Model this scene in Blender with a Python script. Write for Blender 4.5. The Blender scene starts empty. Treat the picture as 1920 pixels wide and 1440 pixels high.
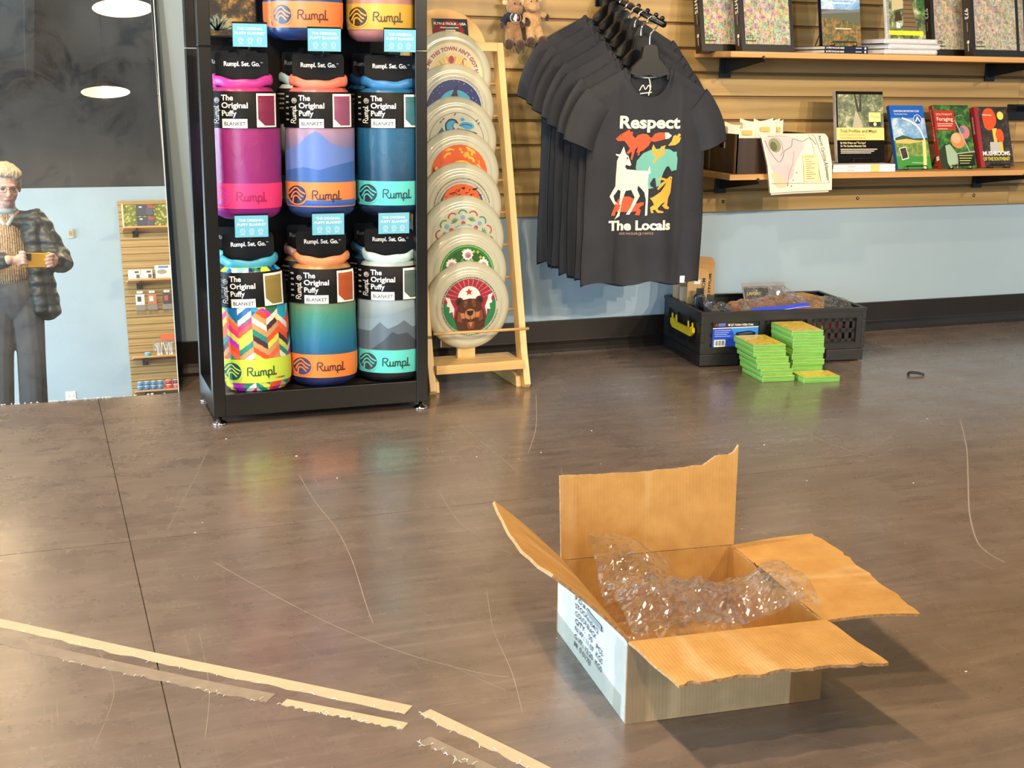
import bpy, bmesh, math, random
from mathutils import Vector, Matrix, noise as mnoise, geometry as mgeo
random.seed(7)
PI = math.pi
scene = bpy.context.scene
COL = scene.collection
sin, cos, sqrt = math.sin, math.cos, math.sqrt

# ------------------------------------------------------------------ camera
FPX = 2383.5
YAW, PITCH, ROLL = (math.radians(a) for a in (20.61, 13.675, -0.775))
CAM = Vector((0, 0, 0.88))
fwd = Vector((sin(YAW) * cos(PITCH), cos(YAW) * cos(PITCH), -sin(PITCH)))
rgt = Vector((cos(YAW), -sin(YAW), 0))
dwn = fwd.cross(rgt)
r2 = rgt * cos(ROLL) + dwn * sin(ROLL)
d2 = dwn * cos(ROLL) - rgt * sin(ROLL)
CAMROT = Matrix((r2, -d2, -fwd)).transposed()
cd = bpy.data.cameras.new('camera')
cd.sensor_width = 36; cd.sensor_fit = 'HORIZONTAL'; cd.lens = FPX / 1920 * 36
cd.clip_start = 0.004; cd.clip_end = 60
cam = bpy.data.objects.new('camera', cd); COL.objects.link(cam)
cam.matrix_world = Matrix.Translation(CAM) @ CAMROT.to_4x4()
scene.camera = cam

# ------------------------------------------------------------------ light
scene.view_settings.view_transform = 'Standard'
scene.view_settings.look = 'None'
scene.view_settings.exposure = -0.05
scene.view_settings.gamma = 1.0
scene.view_settings.use_curve_mapping = False
scene.cycles.use_denoising = True
scene.cycles.max_bounces = 10
scene.cycles.diffuse_bounces = 5
scene.cycles.glossy_bounces = 5
scene.cycles.transparent_max_bounces = 24
scene.cycles.sample_clamp_indirect = 6
scene.cycles.caustics_reflective = False
scene.cycles.caustics_refractive = False
world = bpy.data.worlds.new('world'); scene.world = world
world.use_nodes = True
bg = world.node_tree.nodes['Background']
bg.inputs[0].default_value = (0.62, 0.8, 1.0, 1); bg.inputs[1].default_value = 1.0

def area_light(name, loc, rot, sx, sy, power, col):
    l = bpy.data.lights.new(name, 'AREA'); l.shape = 'RECTANGLE'; l.size = sx; l.size_y = sy
    l.energy = power; l.color = col
    o = bpy.data.objects.new(name, l); COL.objects.link(o); o.location = loc; o.rotation_euler = rot
    return o
# daylight through the shop windows on the left
area_light('window_daylight', (-3.86, 2.6, 0.85), (0, -PI / 2, 0), 1.3, 1.9, 400, (0.62, 0.82, 1.0))
area_light('far_window_daylight', (-3.86, -4.9, 1.25), (0, -PI / 2, 0), 1.8, 3.4, 560, (0.66, 0.84, 1.0))
LAMP_COL = (1.0, 0.73, 0.45)
# pendant lamps: x, y, watts
LAMPS = [(0.74, -1.75, 60), (0.745, -4.0, 160), (-0.28, 0.40, 168), (-0.28, 1.40, 168), (-0.28, 2.50, 168), (4.6, -3.8, 110), (-2.2, -4.8, 110), (2.9, -4.6, 110)]
# unseen spotlights added to brighten the display wall: position, target, watts
SPOTS = [((3.3, -3.0, 2.8), (2.3, 3.77, 0.72), 640), ((4.9, -3.0, 2.8), (3.6, 3.77, 0.72), 640), ((2.3, -3.0, 2.8), (1.25, 3.6, 0.75), 430)]

# ------------------------------------------------------------------ colour + materials
def lin(c):
    if isinstance(c, str):
        c = c.lstrip('#'); c = tuple(int(c[i:i + 2], 16) / 255 for i in (0, 2, 4))
    return tuple(((x / 12.92) if x <= 0.04045 else ((x + 0.055) / 1.055) ** 2.4) for x in c[:3]) + (1.0,)

class NT:
    def __init__(s, name):
        s.m = bpy.data.materials.new(name); s.m.use_nodes = True
        s.t = s.m.node_tree; s.n = s.t.nodes; s.n.clear()
        s.out = s.n.new('ShaderNodeOutputMaterial')
        s.b = s.n.new('ShaderNodeBsdfPrincipled')
        s.t.links.new(s.b.outputs[0], s.out.inputs[0])
    def new(s, t, **kw):
        n = s.n.new('ShaderNode' + t)
        for k, v in kw.items(): setattr(n, k, v)
        return n
    def link(s, a, b): s.t.links.new(a, b)
    def coord(s, scale=(1, 1, 1), rand=False, kind='Object', rot=(0, 0, 0)):
        tc = s.new('TexCoord'); mp = s.new('Mapping'); mp.inputs['Scale'].default_value = scale
        mp.inputs['Rotation'].default_value = rot
        s.link(tc.outputs[kind], mp.inputs['Vector'])
        if rand:
            oi = s.new('ObjectInfo'); mul = s.new('VectorMath', operation='SCALE')
            cb = s.new('CombineXYZ')
            for i in range(3): s.link(oi.outputs['Random'], cb.inputs[i])
            s.link(cb.outputs[0], mul.inputs[0]); mul.inputs['Scale'].default_value = 37.0
            s.link(mul.outputs[0], mp.inputs['Location'])
        return mp.outputs[0]
    def noise(s, vec, scale, detail=4, rough=.55, dist=0):
        n = s.new('TexNoise'); s.link(vec, n.inputs['Vector'])
        n.inputs['Scale'].default_value = scale; n.inputs['Detail'].default_value = detail
        n.inputs['Roughness'].default_value = rough; n.inputs['Distortion'].default_value = dist
        return n.outputs[0]
    def ramp(s, fac, stops, interp='LINEAR'):
        r = s.new('ValToRGB'); r.color_ramp.interpolation = interp
        e = r.color_ramp.elements
        while len(e) > 1: e.remove(e[-1])
        e[0].position = stops[0][0]; e[0].color = lin(stops[0][1]) if not isinstance(stops[0][1], float) else (stops[0][1],) * 3 + (1,)
        for p, c in stops[1:]:
            x = e.new(p); x.color = lin(c) if not isinstance(c, float) else (c, c, c, 1)
        s.link(fac, r.inputs[0]); return r.outputs[0]
    def mix(s, fac, a, b, mode='MIX'):
        n = s.new('Mix', data_type='RGBA', blend_type=mode)
        for v, i in ((fac, 0), (a, 6), (b, 7)):
            if hasattr(v, 'is_output'): s.link(v, n.inputs[i])
            elif i == 0: n.inputs[0].default_value = v
            else: n.inputs[i].default_value = lin(v)
        return n.outputs[2]
    def bump(s, h, strength=.3, dist=.01):
        n = s.new('Bump'); n.inputs['Strength'].default_value = strength; n.inputs['Distance'].default_value = dist
        s.link(h, n.inputs['Height']); s.link(n.outputs[0], s.b.inputs['Normal'])
    def set(s, **kw):
        for k, v in kw.items():
            k = k.replace('_', ' ')
            if hasattr(v, 'is_output'): s.link(v, s.b.inputs[k])
            else: s.b.inputs[k].default_value = v
        return s

_mats = {}
def pm(col, rough=.5, metal=0.0, spec=.5, var=0, vs=30, bump=0, bs=120, emit=0, coat=0, sheen=0):
    key = (str(col), rough, metal, spec, var, vs, bump, bs, emit, coat, sheen)
    if key in _mats: return _mats[key]
    t = NT('mat_%d' % len(_mats))
    t.set(Roughness=rough, Metallic=metal)
    t.b.inputs['Specular IOR Level'].default_value = spec
    t.b.inputs['Coat Weight'].default_value = coat
    t.b.inputs['Sheen Weight'].default_value = sheen
    c = lin(col)
    if var:
        f = t.noise(t.coord(rand=True), vs)
        r = t.new('ValToRGB'); e = r.color_ramp.elements
        e[0].position = .3; e[1].position = .7
        e[0].color = tuple(x * (1 - var) for x in c[:3]) + (1,); e[1].color = tuple(min(1, x * (1 + var)) for x in c[:3]) + (1,)
        t.link(f, r.inputs[0]); t.set(Base_Color=r.outputs[0])
    else: t.set(Base_Color=c)
    if bump: t.bump(t.noise(t.coord(rand=True), bs, 5), bump, .004)
    if emit:
        t.set(Emission_Color=c, Emission_Strength=emit)
    _mats[key] = t.m
    return t.m

def wood(name, c0, c1, c2, axis=0, rough=.42, scale=1.0, bump=.06, fine=1.0):
    t = NT(name)
    sc = [38 * scale] * 3; sc[axis] = 1.6 * scale
    v = t.coord(tuple(sc), rand=True)
    sc2 = [7 * scale] * 3; sc2[axis] = .7 * scale
    v2 = t.coord(tuple(sc2), rand=True)
    big = t.noise(v2, 1.0, 3, .5, .6)
    rings = t.new('TexWave', wave_type='BANDS', bands_direction='Z' if axis != 2 else 'X')
    t.link(v2, rings.inputs['Vector']); rings.inputs['Scale'].default_value = 1.1
    rings.inputs['Distortion'].default_value = 7.0; rings.inputs['Detail'].default_value = 3; rings.inputs['Detail Scale'].default_value = .6
    f = t.noise(v, 1.0, 5, .6, .3)
    m1 = t.new('Math', operation='MULTIPLY'); t.link(f, m1.inputs[0]); m1.inputs[1].default_value = .62 * fine
    m2 = t.new('Math', operation='MULTIPLY_ADD'); t.link(rings.outputs[1], m2.inputs[0]); m2.inputs[1].default_value = .20; t.link(m1.outputs[0], m2.inputs[2])
    m3 = t.new('Math', operation='MULTIPLY_ADD'); t.link(big, m3.inputs[0]); m3.inputs[1].default_value = .36; t.link(m2.outputs[0], m3.inputs[2])
    t.set(Base_Color=t.ramp(m3.outputs[0], [(.30, c0), (.55, c1), (.85, c2)]), Roughness=rough)
    if bump: t.bump(m3.outputs[0], bump, .002)
    return t.m

# ------------------------------------------------------------------ mesh helpers
class MB:
    def __init__(s): s.v = []; s.f = []; s.mi = []; s.cur = 0
    def vert(s, p): s.v.append(tuple(p)); return len(s.v) - 1
    def face(s, ids): s.f.append(tuple(ids)); s.mi.append(s.cur)
    def box(s, x0, y0, z0, x1, y1, z1):
        b = len(s.v)
        for z in (z0, z1):
            for x, y in ((x0, y0), (x1, y0), (x1, y1), (x0, y1)): s.vert((x, y, z))
        for q in ((0, 3, 2, 1), (4, 5, 6, 7), (0, 1, 5, 4), (1, 2, 6, 5), (2, 3, 7, 6), (3, 0, 4, 7)): s.face([b + i for i in q])
        return s
    def grid(s, fn, nu, nv, wu=False, wv=False):
        b = len(s.v); cu = nu if wu else nu + 1; cv = nv if wv else nv + 1
        for j in range(cv):
            for i in range(cu): s.vert(fn(i / nu, j / nv))
        for j in range(nv):
            for i in range(nu):
                s.face((b + j * cu + i, b + j * cu + (i + 1) % cu, b + ((j + 1) % cv) * cu + (i + 1) % cu, b + ((j + 1) % cv) * cu + i))
        return s
    def tube(s, pts, r, n=8, cap=True):
        pts = [Vector(p) for p in pts]; b = len(s.v); prev = None
        for k, p in enumerate(pts):
            d = (pts[min(k + 1, len(pts) - 1)] - pts[max(k - 1, 0)]).normalized()
            if prev is None:
                a = Vector((0, 0, 1)) if abs(d.z) < .9 else Vector((1, 0, 0))
                u = d.cross(a).normalized()
            else:
                u = (prev - d * prev.dot(d))
                u = u.normalized() if u.length > 1e-6 else d.orthogonal().normalized()
            prev = u; w = d.cross(u)
            rr = r[k] if isinstance(r, (list, tuple)) else r
            for i in range(n):
                a = 2 * PI * i / n; s.vert(p + u * (rr * cos(a)) + w * (rr * sin(a)))
        for k in range(len(pts) - 1):
            for i in range(n):
                j = (i + 1) % n; s.face((b + k * n + i, b + k * n + j, b + (k + 1) * n + j, b + (k + 1) * n + i))
        if cap:
            s.face([b + i for i in range(n)][::-1]); s.face([b + (len(pts) - 1) * n + i for i in range(n)])
        return s
    def lathe(s, prof, n=32, fn=None, cap=True):
        """prof: (radius, height); fn maps (x, y, h) to a point"""
        fn = fn or (lambda x, y, h: (x, y, h)); b = len(s.v)
        for r, h in prof:
            for i in range(n):
                a = 2 * PI * i / n; s.vert(fn(r * cos(a), r * sin(a), h))
        for k in range(len(prof) - 1):
            for i in range(n):
                j = (i + 1) % n; s.face((b + k * n + i, b + k * n + j, b + (k + 1) * n + j, b + (k + 1) * n + i))
        if cap and prof[0][0] > 1e-5: s.face([b + i for i in range(n)][::-1])
        if cap and prof[-1][0] > 1e-5: s.face([b + (len(prof) - 1) * n + i for i in range(n)])
        return s
    def prism(s, poly, lo, hi, fn):
        """poly in 2D, extruded lo..hi; fn(u, v, w) -> point"""
        b = len(s.v); n = len(poly)
        for w in (lo, hi):
            for u, v in poly: s.vert(fn(u, v, w))
        s.face([b + i for i in range(n)][::-1]); s.face([b + n + i for i in range(n)])
        for i in range(n):
            j = (i + 1) % n; s.face((b + i, b + j, b + n + j, b + n + i))
        return s
    def mesh(s, name, mats, smooth=False):
        me = bpy.data.meshes.new(name); me.from_pydata(s.v, [], s.f)
        mats = mats if isinstance(mats, (list, tuple)) else [mats]
        for m in mats: me.materials.append(m)
        me.polygons.foreach_set('material_index', s.mi)
        bm = bmesh.new(); bm.from_mesh(me)
        bmesh.ops.recalc_face_normals(bm, faces=bm.faces); bm.to_mesh(me); bm.free()
        if smooth: me.polygons.foreach_set('use_smooth', [True] * len(me.polygons))
        me.update(); return me
    def build(s, name, mats, parent=None, smooth=False, bevel=0, seg=2, loc=None, rot=None):
        return link(name, s.mesh(name, mats, smooth), parent, bevel, seg, loc, rot)

def link(name, me, parent=None, bevel=0, seg=2, loc=None, rot=None):
    o = bpy.data.objects.new(name, me); COL.objects.link(o)
    if parent: o.parent = parent
    if loc: o.location = loc
    if rot: o.rotation_euler = rot
    if bevel:
        m = o.modifiers.new('bevel', 'BEVEL'); m.width = bevel; m.segments = seg; m.limit_method = 'ANGLE'; m.angle_limit = .6
    return o

def tag(o, label, cat, group=None, kind=None):
    o['label'] = label; o['category'] = cat
    if group: o['group'] = group
    if kind: o['kind'] = kind
    return o
def thing(name, label, cat, loc=(0, 0, 0), rot=(0, 0, 0), group=None):
    o = bpy.data.objects.new(name, None); COL.objects.link(o); o.empty_display_size = .05
    o.location = loc; o.rotation_euler = rot
    return tag(o, label, cat, group)
def struct(o): o['kind'] = 'structure'; return o
def box_obj(name, dims, mat, parent=None, bevel=0, loc=None, rot=None):
    return MB().box(*dims).build(name, mat, parent, False, bevel, 2, loc, rot)
def bez(pts, n=8):
    """Catmull-Rom through pts"""
    P = [Vector(p) for p in pts]; out = []
    for i in range(len(P) - 1):
        a = P[max(i - 1, 0)]; b = P[i]; c = P[i + 1]; d = P[min(i + 2, len(P) - 1)]
        for k in range(n):
            t = k / n
            out.append(.5 * ((2 * b) + (c - a) * t + (2 * a - 5 * b + 4 * c - d) * t * t + (3 * b - a - 3 * c + d) * t ** 3))
    out.append(P[-1]); return out

# ------------------------------------------------------------------ flat print: text, polygons, strokes
_txt = {}
def text2d(s, size=1.0, bold=0.0):
    key = (s, bold)
    if key not in _txt:
        cu = bpy.data.curves.new('t', 'FONT'); cu.body = s; cu.size = 1.0; cu.offset = bold; cu.resolution_u = 3
        ob = bpy.data.objects.new('t', cu)
        me = bpy.data.meshes.new_from_object(ob)
        me.calc_loop_triangles()
        v = [(p.co.x, p.co.y) for p in me.vertices]; f = [tuple(t.vertices) for t in me.loop_triangles]
        bpy.data.objects.remove(ob); bpy.data.curves.remove(cu); bpy.data.meshes.remove(me)
        w = max((p[0] for p in v), default=0)
        _txt[key] = (v, f, w)
    v, f, w = _txt[key]
    return [(x * size, y * size) for x, y in v], f, w * size

def flat(e0=0.0, cx=0.0, cz=0.0):
    return lambda u, v, e: (u + cx, -e - e0, v + cz)

def tri_split(tri, seg, out, depth=0):
    a, b, c = tri
    L = [((a[0] - b[0]) ** 2 + (a[1] - b[1]) ** 2), ((b[0] - c[0]) ** 2 + (b[1] - c[1]) ** 2), ((c[0] - a[0]) ** 2 + (c[1] - a[1]) ** 2)]
    m = max(L)
    if m < seg * seg or depth > 9: out.append(tri); return
    i = L.index(m); p = (a, b, c)
    x, y, z = p[i], p[(i + 1) % 3], p[(i + 2) % 3]
    q = ((x[0] + y[0]) / 2, (x[1] + y[1]) / 2)
    tri_split((x, q, z), seg, out, depth + 1); tri_split((q, y, z), seg, out, depth + 1)

def ribbon(pts, w):
    pts = [Vector((p[0], p[1])) for p in pts]; L = []; R = []
    for i, p in enumerate(pts):
        d = (pts[min(i + 1, len(pts) - 1)] - pts[max(i - 1, 0)])
        if d.length < 1e-9: d = Vector((1, 0))
        d.normalize(); n = Vector((-d.y, d.x)) * (w / 2); L.append(p + n); R.append(p - n)
    tris = []
    for i in range(len(pts) - 1):
        a, b, c, d = (tuple(x) for x in (L[i], L[i + 1], R[i + 1], R[i])); tris += [(a, b, c), (a, c, d)]
    return tris

def ell(cx, cy, rx, ry, a0=0, a1=2 * PI, n=28):
    return [(cx + rx * cos(a0 + (a1 - a0) * i / n), cy + ry * sin(a0 + (a1 - a0) * i / n)) for i in range(n + (0 if abs(a1 - a0 - 2 * PI) < 1e-6 else 1))]

def item_tris(it):
    k = it[0]
    if k == 'p': pts = it[1]
    elif k == 'r': x0, y0, x1, y1 = it[1]; pts = [(x0, y0), (x1, y0), (x1, y1), (x0, y1)]
    elif k == 'e': pts = ell(*it[1])
    elif k == 's': return ribbon(it[1], it[2])
    elif k == 't':
        _, s, x, y, size, opt = it[:6]
        v, f, w = text2d(s, size, opt.get('bold', 0))
        if 'fit' in opt and w > 0:
            kx = opt['fit'] / w; v = [(a * kx, b) for a, b in v]; w = opt['fit']
        al = opt.get('align', 'l'); ox = {'l': 0, 'c': -w / 2, 'r': -w}[al]; sh = opt.get('shear', 0); rt = opt.get('rot', 0)
        v = [(a + ox + sh * b, b) for a, b in v]
        if 'arc' in opt:
            R, a0 = opt['arc']
            v = [(x + (R + b) * cos(a0 - a / R), y + (R + b) * sin(a0 - a / R)) for a, b in v]
        else:
            v = [(x + a * cos(rt) - b * sin(rt), y + a * sin(rt) + b * cos(rt)) for a, b in v]
        return [(v[a], v[b], v[c]) for a, b, c in f]
    t = mgeo.tessellate_polygon([[Vector((p[0], p[1], 0)) for p in pts]])
    return [tuple(pts[i] for i in q) for q in t]

def art(parent, items, fn, base=.0006, step=.00012, seg=None, name='print', lname='lettering', split=None):
    """items: (kind, ..., material); layered in order; one child mesh for each material"""
    groups = {}
    for li, it in enumerate(items):
        mt = it[-1]; tris = item_tris(it)
        if seg:
            o = []
            for t in tris: tri_split(t, seg, o)
            tris = o
        g = groups.setdefault((split[li] if split else lname if it[0] == 't' else name, mt.name), (MB(), mt))[0]
        e = base + step * li
        for t in tris:
            g.face([g.vert(fn(p[0], p[1], e)) for p in t])
    for (nm, _), (g, mt) in groups.items():
        me = bpy.data.meshes.new(nm); me.from_pydata(g.v, [], g.f); me.materials.append(mt); link(nm, me, parent)

# ------------------------------------------------------------------ smooth bodies: joined capsules, voxel remeshed into one skin
def capsule(mb, p0, r0, p1, r1, sq=(1, 1, 1), n=14):
    p0 = Vector(p0); p1 = Vector(p1); d = p1 - p0; L = d.length
    q = Vector((0, 0, 1)).rotation_difference(d.normalized() if L > 1e-6 else Vector((0, 0, 1))).to_matrix()
    prof = []
    for i in range(7):
        a = -PI / 2 + PI / 2 * i / 6; prof.append((max(1e-6, r0 * cos(a)), r0 * sin(a)))
    for i in range(7):
        a = PI / 2 * i / 6; prof.append((max(1e-6, r1 * cos(a)), L + r1 * sin(a)))
    mb.lathe(prof, n, lambda x, y, h: p0 + q @ Vector((x * sq[0], y * sq[1], h)))
def ellipsoid(mb, c, r, rot=None, n=18):
    c = Vector(c); R = rot or Matrix.Identity(3)
    prof = [(max(1e-6, cos(-PI / 2 + PI * i / 12)), sin(-PI / 2 + PI * i / 12)) for i in range(13)]
    mb.lathe(prof, n, lambda x, y, h: c + R @ Vector((x * r[0], y * r[1], h * r[2])))
def remesh(mb, name, mat, voxel, parent=None, smooth=4, loc=None, rot=None, disp=None):
    me = mb.mesh(name + '_src', mat); o = bpy.data.objects.new(name + '_src', me); COL.objects.link(o)
    m = o.modifiers.new('r', 'REMESH'); m.mode = 'VOXEL'; m.voxel_size = voxel
    if smooth:
        k = o.modifiers.new('s', 'SMOOTH'); k.factor = .5; k.iterations = smooth
    dg = bpy.context.evaluated_depsgraph_get()
    me2 = bpy.data.meshes.new_from_object(o.evaluated_get(dg)); me2.name = name
    bpy.data.objects.remove(o); bpy.data.meshes.remove(me)
    me2.materials.clear(); me2.materials.append(mat)
    me2.polygons.foreach_set('use_smooth', [True] * len(me2.polygons))
    if disp:
        nv = [v.normal.copy() for v in me2.vertices]
        for v, nn in zip(me2.vertices, nv): v.co += nn * disp(v.co)
    return link(name, me2, parent, loc=loc, rot=rot)
# ================================================================== structure
def floor_mat():
    t = NT('stained_concrete')
    v = t.coord((1, 1, 1), kind='Object')
    a = t.noise(v, 2.2, 6, .62, .8); b = t.noise(v, 14, 5, .65, .4)
    vs = t.coord((3.2, 24, 1), rot=(0, 0, .25)); c = t.noise(vs, 1.5, 6, .6, .8)
    m = t.mix(.4, t.ramp(a, [(.3, '#5b4d43'), (.5, '#706257'), (.72, '#817266')]), t.ramp(b, [(.3, '#564a40'), (.7, '#857669')]))
    m = t.mix(.45, m, t.ramp(c, [(.3, '#53483f'), (.55, '#75645a'), (.78, '#918275')]))
    # fine scratches in two directions
    def scr(sc, rz, lo, hi):
        n = t.noise(t.coord(sc, rot=(0, 0, rz)), 1.0, 2, .5, .25); return t.ramp(n, [(lo, 0.0), (hi, 1.0)])
    s1 = scr((5, 420, 1), .5, .69, .74); s2 = scr((320, 4, 1), .35, .70, .75)
    s3 = scr((7, 380, 1), -.35, .70, .76)
    mk = t.ramp(t.noise(v, 4.5, 3), [(.40, 0.0), (.62, .5)])
    s = t.mix(1.0, t.mix(1.0, s1, s2, 'LIGHTEN'), s3, 'LIGHTEN')
    s = t.mix(1.0, s, mk, 'MULTIPLY')
    m = t.mix(s, m, '#a89c90')
    rg = t.ramp(t.noise(v, 7, 5, .65), [(.3, .20), (.7, .36)])
    t.set(Base_Color=m, Roughness=rg)
    t.b.inputs['Specular IOR Level'].default_value = .5
    t.b.inputs['Coat Weight'].default_value = .35; t.b.inputs['Coat Roughness'].default_value = .16
    t.bump(b, .014, .003)
    return t.m
M_FLOOR = floor_mat()
def paint_mat(name, c, v=.06):
    t = NT(name); n = t.noise(t.coord(), 1.6, 4); n2 = t.noise(t.coord(), 260, 2)
    l = lin(c)
    r = t.new('ValToRGB'); e = r.color_ramp.elements; e[0].position = .3; e[1].position = .7
    e[0].color = tuple(x * (1 - v) for x in l[:3]) + (1,); e[1].color = tuple(x * (1 + v) for x in l[:3]) + (1,)
    t.link(n, r.inputs[0]); t.set(Base_Color=r.outputs[0], Roughness=.6); t.bump(n2, .08, .001)
    return t.m
M_PAINT = paint_mat('pale_blue_paint', '#a2b8c6')
M_BLACKWALL = paint_mat('black_paint', '#26282a', .15)
M_CEIL = paint_mat('ceiling_paint', '#3a3d3f', .2)
M_SLAT = wood('slat_oak', '#8c6f40', '#aa8b54', '#bfa26a', 0, .38)
M_GROOVE = wood('groove_oak', '#6e4d26', '#80602f', '#8f6c3a', 0, .5)
M_BASEB = pm('#1d1713', .35, var=.2, vs=6)
M_SEAM = pm('#3a3029', .7)

YW = 3.785            # plaster face of the back wall
YS = 3.770            # face of the slats
XL, XR, YF, ZC = -4.0, 6.0, -7.0, 3.9

floor = struct(MB().box(XL, YF - .2, -.08, XR, YW + .1, -.006).build('floor', M_SEAM))
xs = [XL, -1.75, .126, 3.9, XR]; ys = [YF, -4.1, -1.3, .56, 2.406, 3.331, YW]
for i in range(len(xs) - 1):
    for j in range(len(ys) - 1):
        g = .0009
        o = MB().box(xs[i] + g, ys[j] + g, -.006, xs[i + 1] - g, ys[j + 1] - g, 0).build('slab', M_FLOOR, floor)
wall = struct(box_obj('wall_back', (XL, YW, 0, XR, YW + .12, ZC), M_PAINT))
SX0, SX1, SX2 = .60, 3.3585, 5.0
MB().box(SX0, 3.7795, .442, SX2, YW, 2.42).build('groove_backing', M_GROOVE, wall)
sl = [MB().box(0, YS, 0, L, 3.7796, .0668) for L in (SX1 - SX0 - .0008, SX2 - SX1)]
sm = [b.mesh('slat', M_SLAT) for b in sl]
zrow = [.442] + [.5172 + .0762 * k for k in range(25)]
for z in zrow:
    for m, x in zip(sm, (SX0, SX1)):
        link('slat', m, wall, .0008, 1, (x, 0, z))
scr = MB().lathe([(0, -.004), (.0035, -.0035), (.0055, -.0015), (.006, 0)], 12, lambda x, y, h: (x, h, y)).mesh('screw', pm('#6d6259', .3, 1), True)
for px in (1.665, 2.165, 2.70, 3.20, 3.7):
    link('screw', scr, wall, loc=(px, YS, .476))
struct(MB().prism([(YW, 0), (3.757, 0), (3.7575, .010), (3.766, .024), (3.7735, .034), (3.7735, .101), (YW, .101)], XL, XR, lambda u, v, w: (w, u, v)).build('baseboard_back', M_BASEB, bevel=.001))

wf = struct(box_obj('wall_front', (XL, YF - .12, 0, XR, YF, 2.547), M_PAINT))
box_obj('upper_band', (XL, YF - .12, 2.547, XR, YF - .01, ZC), M_BLACKWALL, wf)
wr = struct(box_obj('wall_right', (XR, YF - .1, 0, XR + .12, YW, ZC), M_PAINT))
wl = MB()
wl.box(XL - .12, YF - .1, 0, XL, -6.7, ZC); wl.box(XL - .12, -3.1, 0, XL, 1.6, ZC); wl.box(XL - .12, 3.6, 0, XL, YW, ZC)
for y0, y1, zt in ((-6.7, -3.1, 2.3), (1.6, 3.6, 1.6)): wl.box(XL - .12, y0, 0, XL, y1, .15); wl.box(XL - .12, y0, zt, XL, y1, ZC)
struct(wl.build('wall_left', M_PAINT))
tg = NT('clear_glass'); mx = tg.new('MixShader'); tr = tg.new('BsdfTransparent'); gl = tg.new('BsdfGlossy'); gl.inputs['Roughness'].default_value = .01
mx.inputs[0].default_value = .06; tg.link(tr.outputs[0], mx.inputs[1]); tg.link(gl.outputs[0], mx.inputs[2]); tg.link(mx.outputs[0], tg.out.inputs[0])
for k, (y0, y1, zt) in enumerate(((1.6, 3.6, 1.6), (-6.7, -3.1, 2.3))):
    win = MB(); n = 3; w = (y1 - y0 - .06) / n
    for i in range(n + 1): win.box(XL - .09, y0 + w * i, .15, XL - .03, y0 + w * i + .06, zt)
    for z in (.15, zt - .06): win.box(XL - .09, y0, z, XL - .03, y1, z + .06)
    wo = struct(win.build('window_%d' % (k + 1), pm('#2b2d2f', .4, .6)))
    for i in range(n): box_obj('pane', (XL - .065, y0 + w * i + .06, .21, XL - .058, y0 + w * (i + 1), zt - .06), tg.m, wo)
ceil = struct(box_obj('ceiling', (XL - .1, YF - .1, ZC, XR + .1, YW + .1, ZC + .1), M_CEIL))
for x in (-2.6, -1.2, .2, 1.6, 3.0, 4.4):
    box_obj('joist', (x - .04, YF, ZC - .22, x + .04, YW, ZC), M_CEIL, ceil)
MB().tube([(-.15, -6.9, 3.45), (-.15, 3.4, 3.45)], .06, 16).build('conduit', pm('#6a7072', .5), ceil, True)

# ------------------------------------------------------------------ pendant lamps
M_SHADE = pm('#e9e4d6', .4); M_SHADE_OUT = pm('#30312f', .4); M_BULB = pm('#ffd28a', .4, emit=14)
sh = MB()
sh.cur = 0; sh.lathe([(.028, .085), (.06, .078), (.12, .055), (.17, .025), (.2, .0)], 36, None, False)
sh.cur = 1; sh.lathe([(.202, 0), (.172, .028), (.122, .058), (.06, .082), (.03, .12), (.012, .13)], 36, None, False)
sh_me = sh.mesh('shade', [M_SHADE, M_SHADE_OUT], True)
for p in list(sh_me.polygons): pass
bulb_me = MB().lathe([(0, -.032), (.018, -.028), (.030, -.012), (.032, .004), (.024, .022), (.014, .036), (.013, .05)], 16).mesh('bulb', M_BULB, True)
cord_me = MB().tube([(0, 0, .12), (0, 0, ZC - 2.80)], .004, 6).mesh('cord', pm('#161616', .5))
for i, (x, y, lw0) in enumerate(LAMPS):
    where = ('above the aisle behind the photographer', 'hanging before the far slatted wall', 'above the taped floor by the windows', 'above the open floor left of the carton', 'above the floor before the mirror', 'by the right hand wall', 'in the far window corner', 'before the right part of the front wall')[i]
    t = thing('pendant_lamp', 'dark saucer pendant lamp with warm bulb ' + where, 'lamp', (x, y, 2.80), group='saucer pendant lamps')
    link('shade', sh_me, t); link('bulb', bulb_me, t, loc=(0, 0, .05)); link('cord', cord_me, t)
    l = bpy.data.lights.new('lamp_light', 'POINT'); l.energy = lw0; l.color = LAMP_COL; l.shadow_soft_size = .028
    lo = bpy.data.objects.new('lamp_light', l); COL.objects.link(lo); lo.location = (0, 0, -.012); lo.parent = t
can = MB().lathe([(.0, .13), (.045, .13), (.05, .12), (.05, 0), (.046, 0), (.046, .05), (.0, .055)], 24).mesh('housing', pm('#1b1b1c', .4), True)
for i, (p, q, wt) in enumerate(SPOTS):
    d = Vector(q) - Vector(p); t = thing('added_spotlight', 'black track spotlight aimed at ' + ('the shirts and the crate', 'the far book shelves', 'the disc stand and rack')[i], 'spotlight', p, group='black track spotlights')
    t.rotation_euler = d.to_track_quat('-Z', 'Y').to_euler()
    link('housing', can, t)
    MB().tube([(0, 0, .1), tuple(t.rotation_euler.to_matrix().inverted() @ Vector((0, 0, ZC - p[2])))], .012, 8).build('stem', pm('#1b1b1c', .4), t)
    l = bpy.data.lights.new('spot_light', 'SPOT'); l.energy = wt; l.color = (1.0, .84, .64); l.spot_size = math.radians(31); l.spot_blend = .45; l.shadow_soft_size = .04
    lo = bpy.data.objects.new('spot_light', l); COL.objects.link(lo); lo.location = (0, 0, -.004); lo.parent = t

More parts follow.
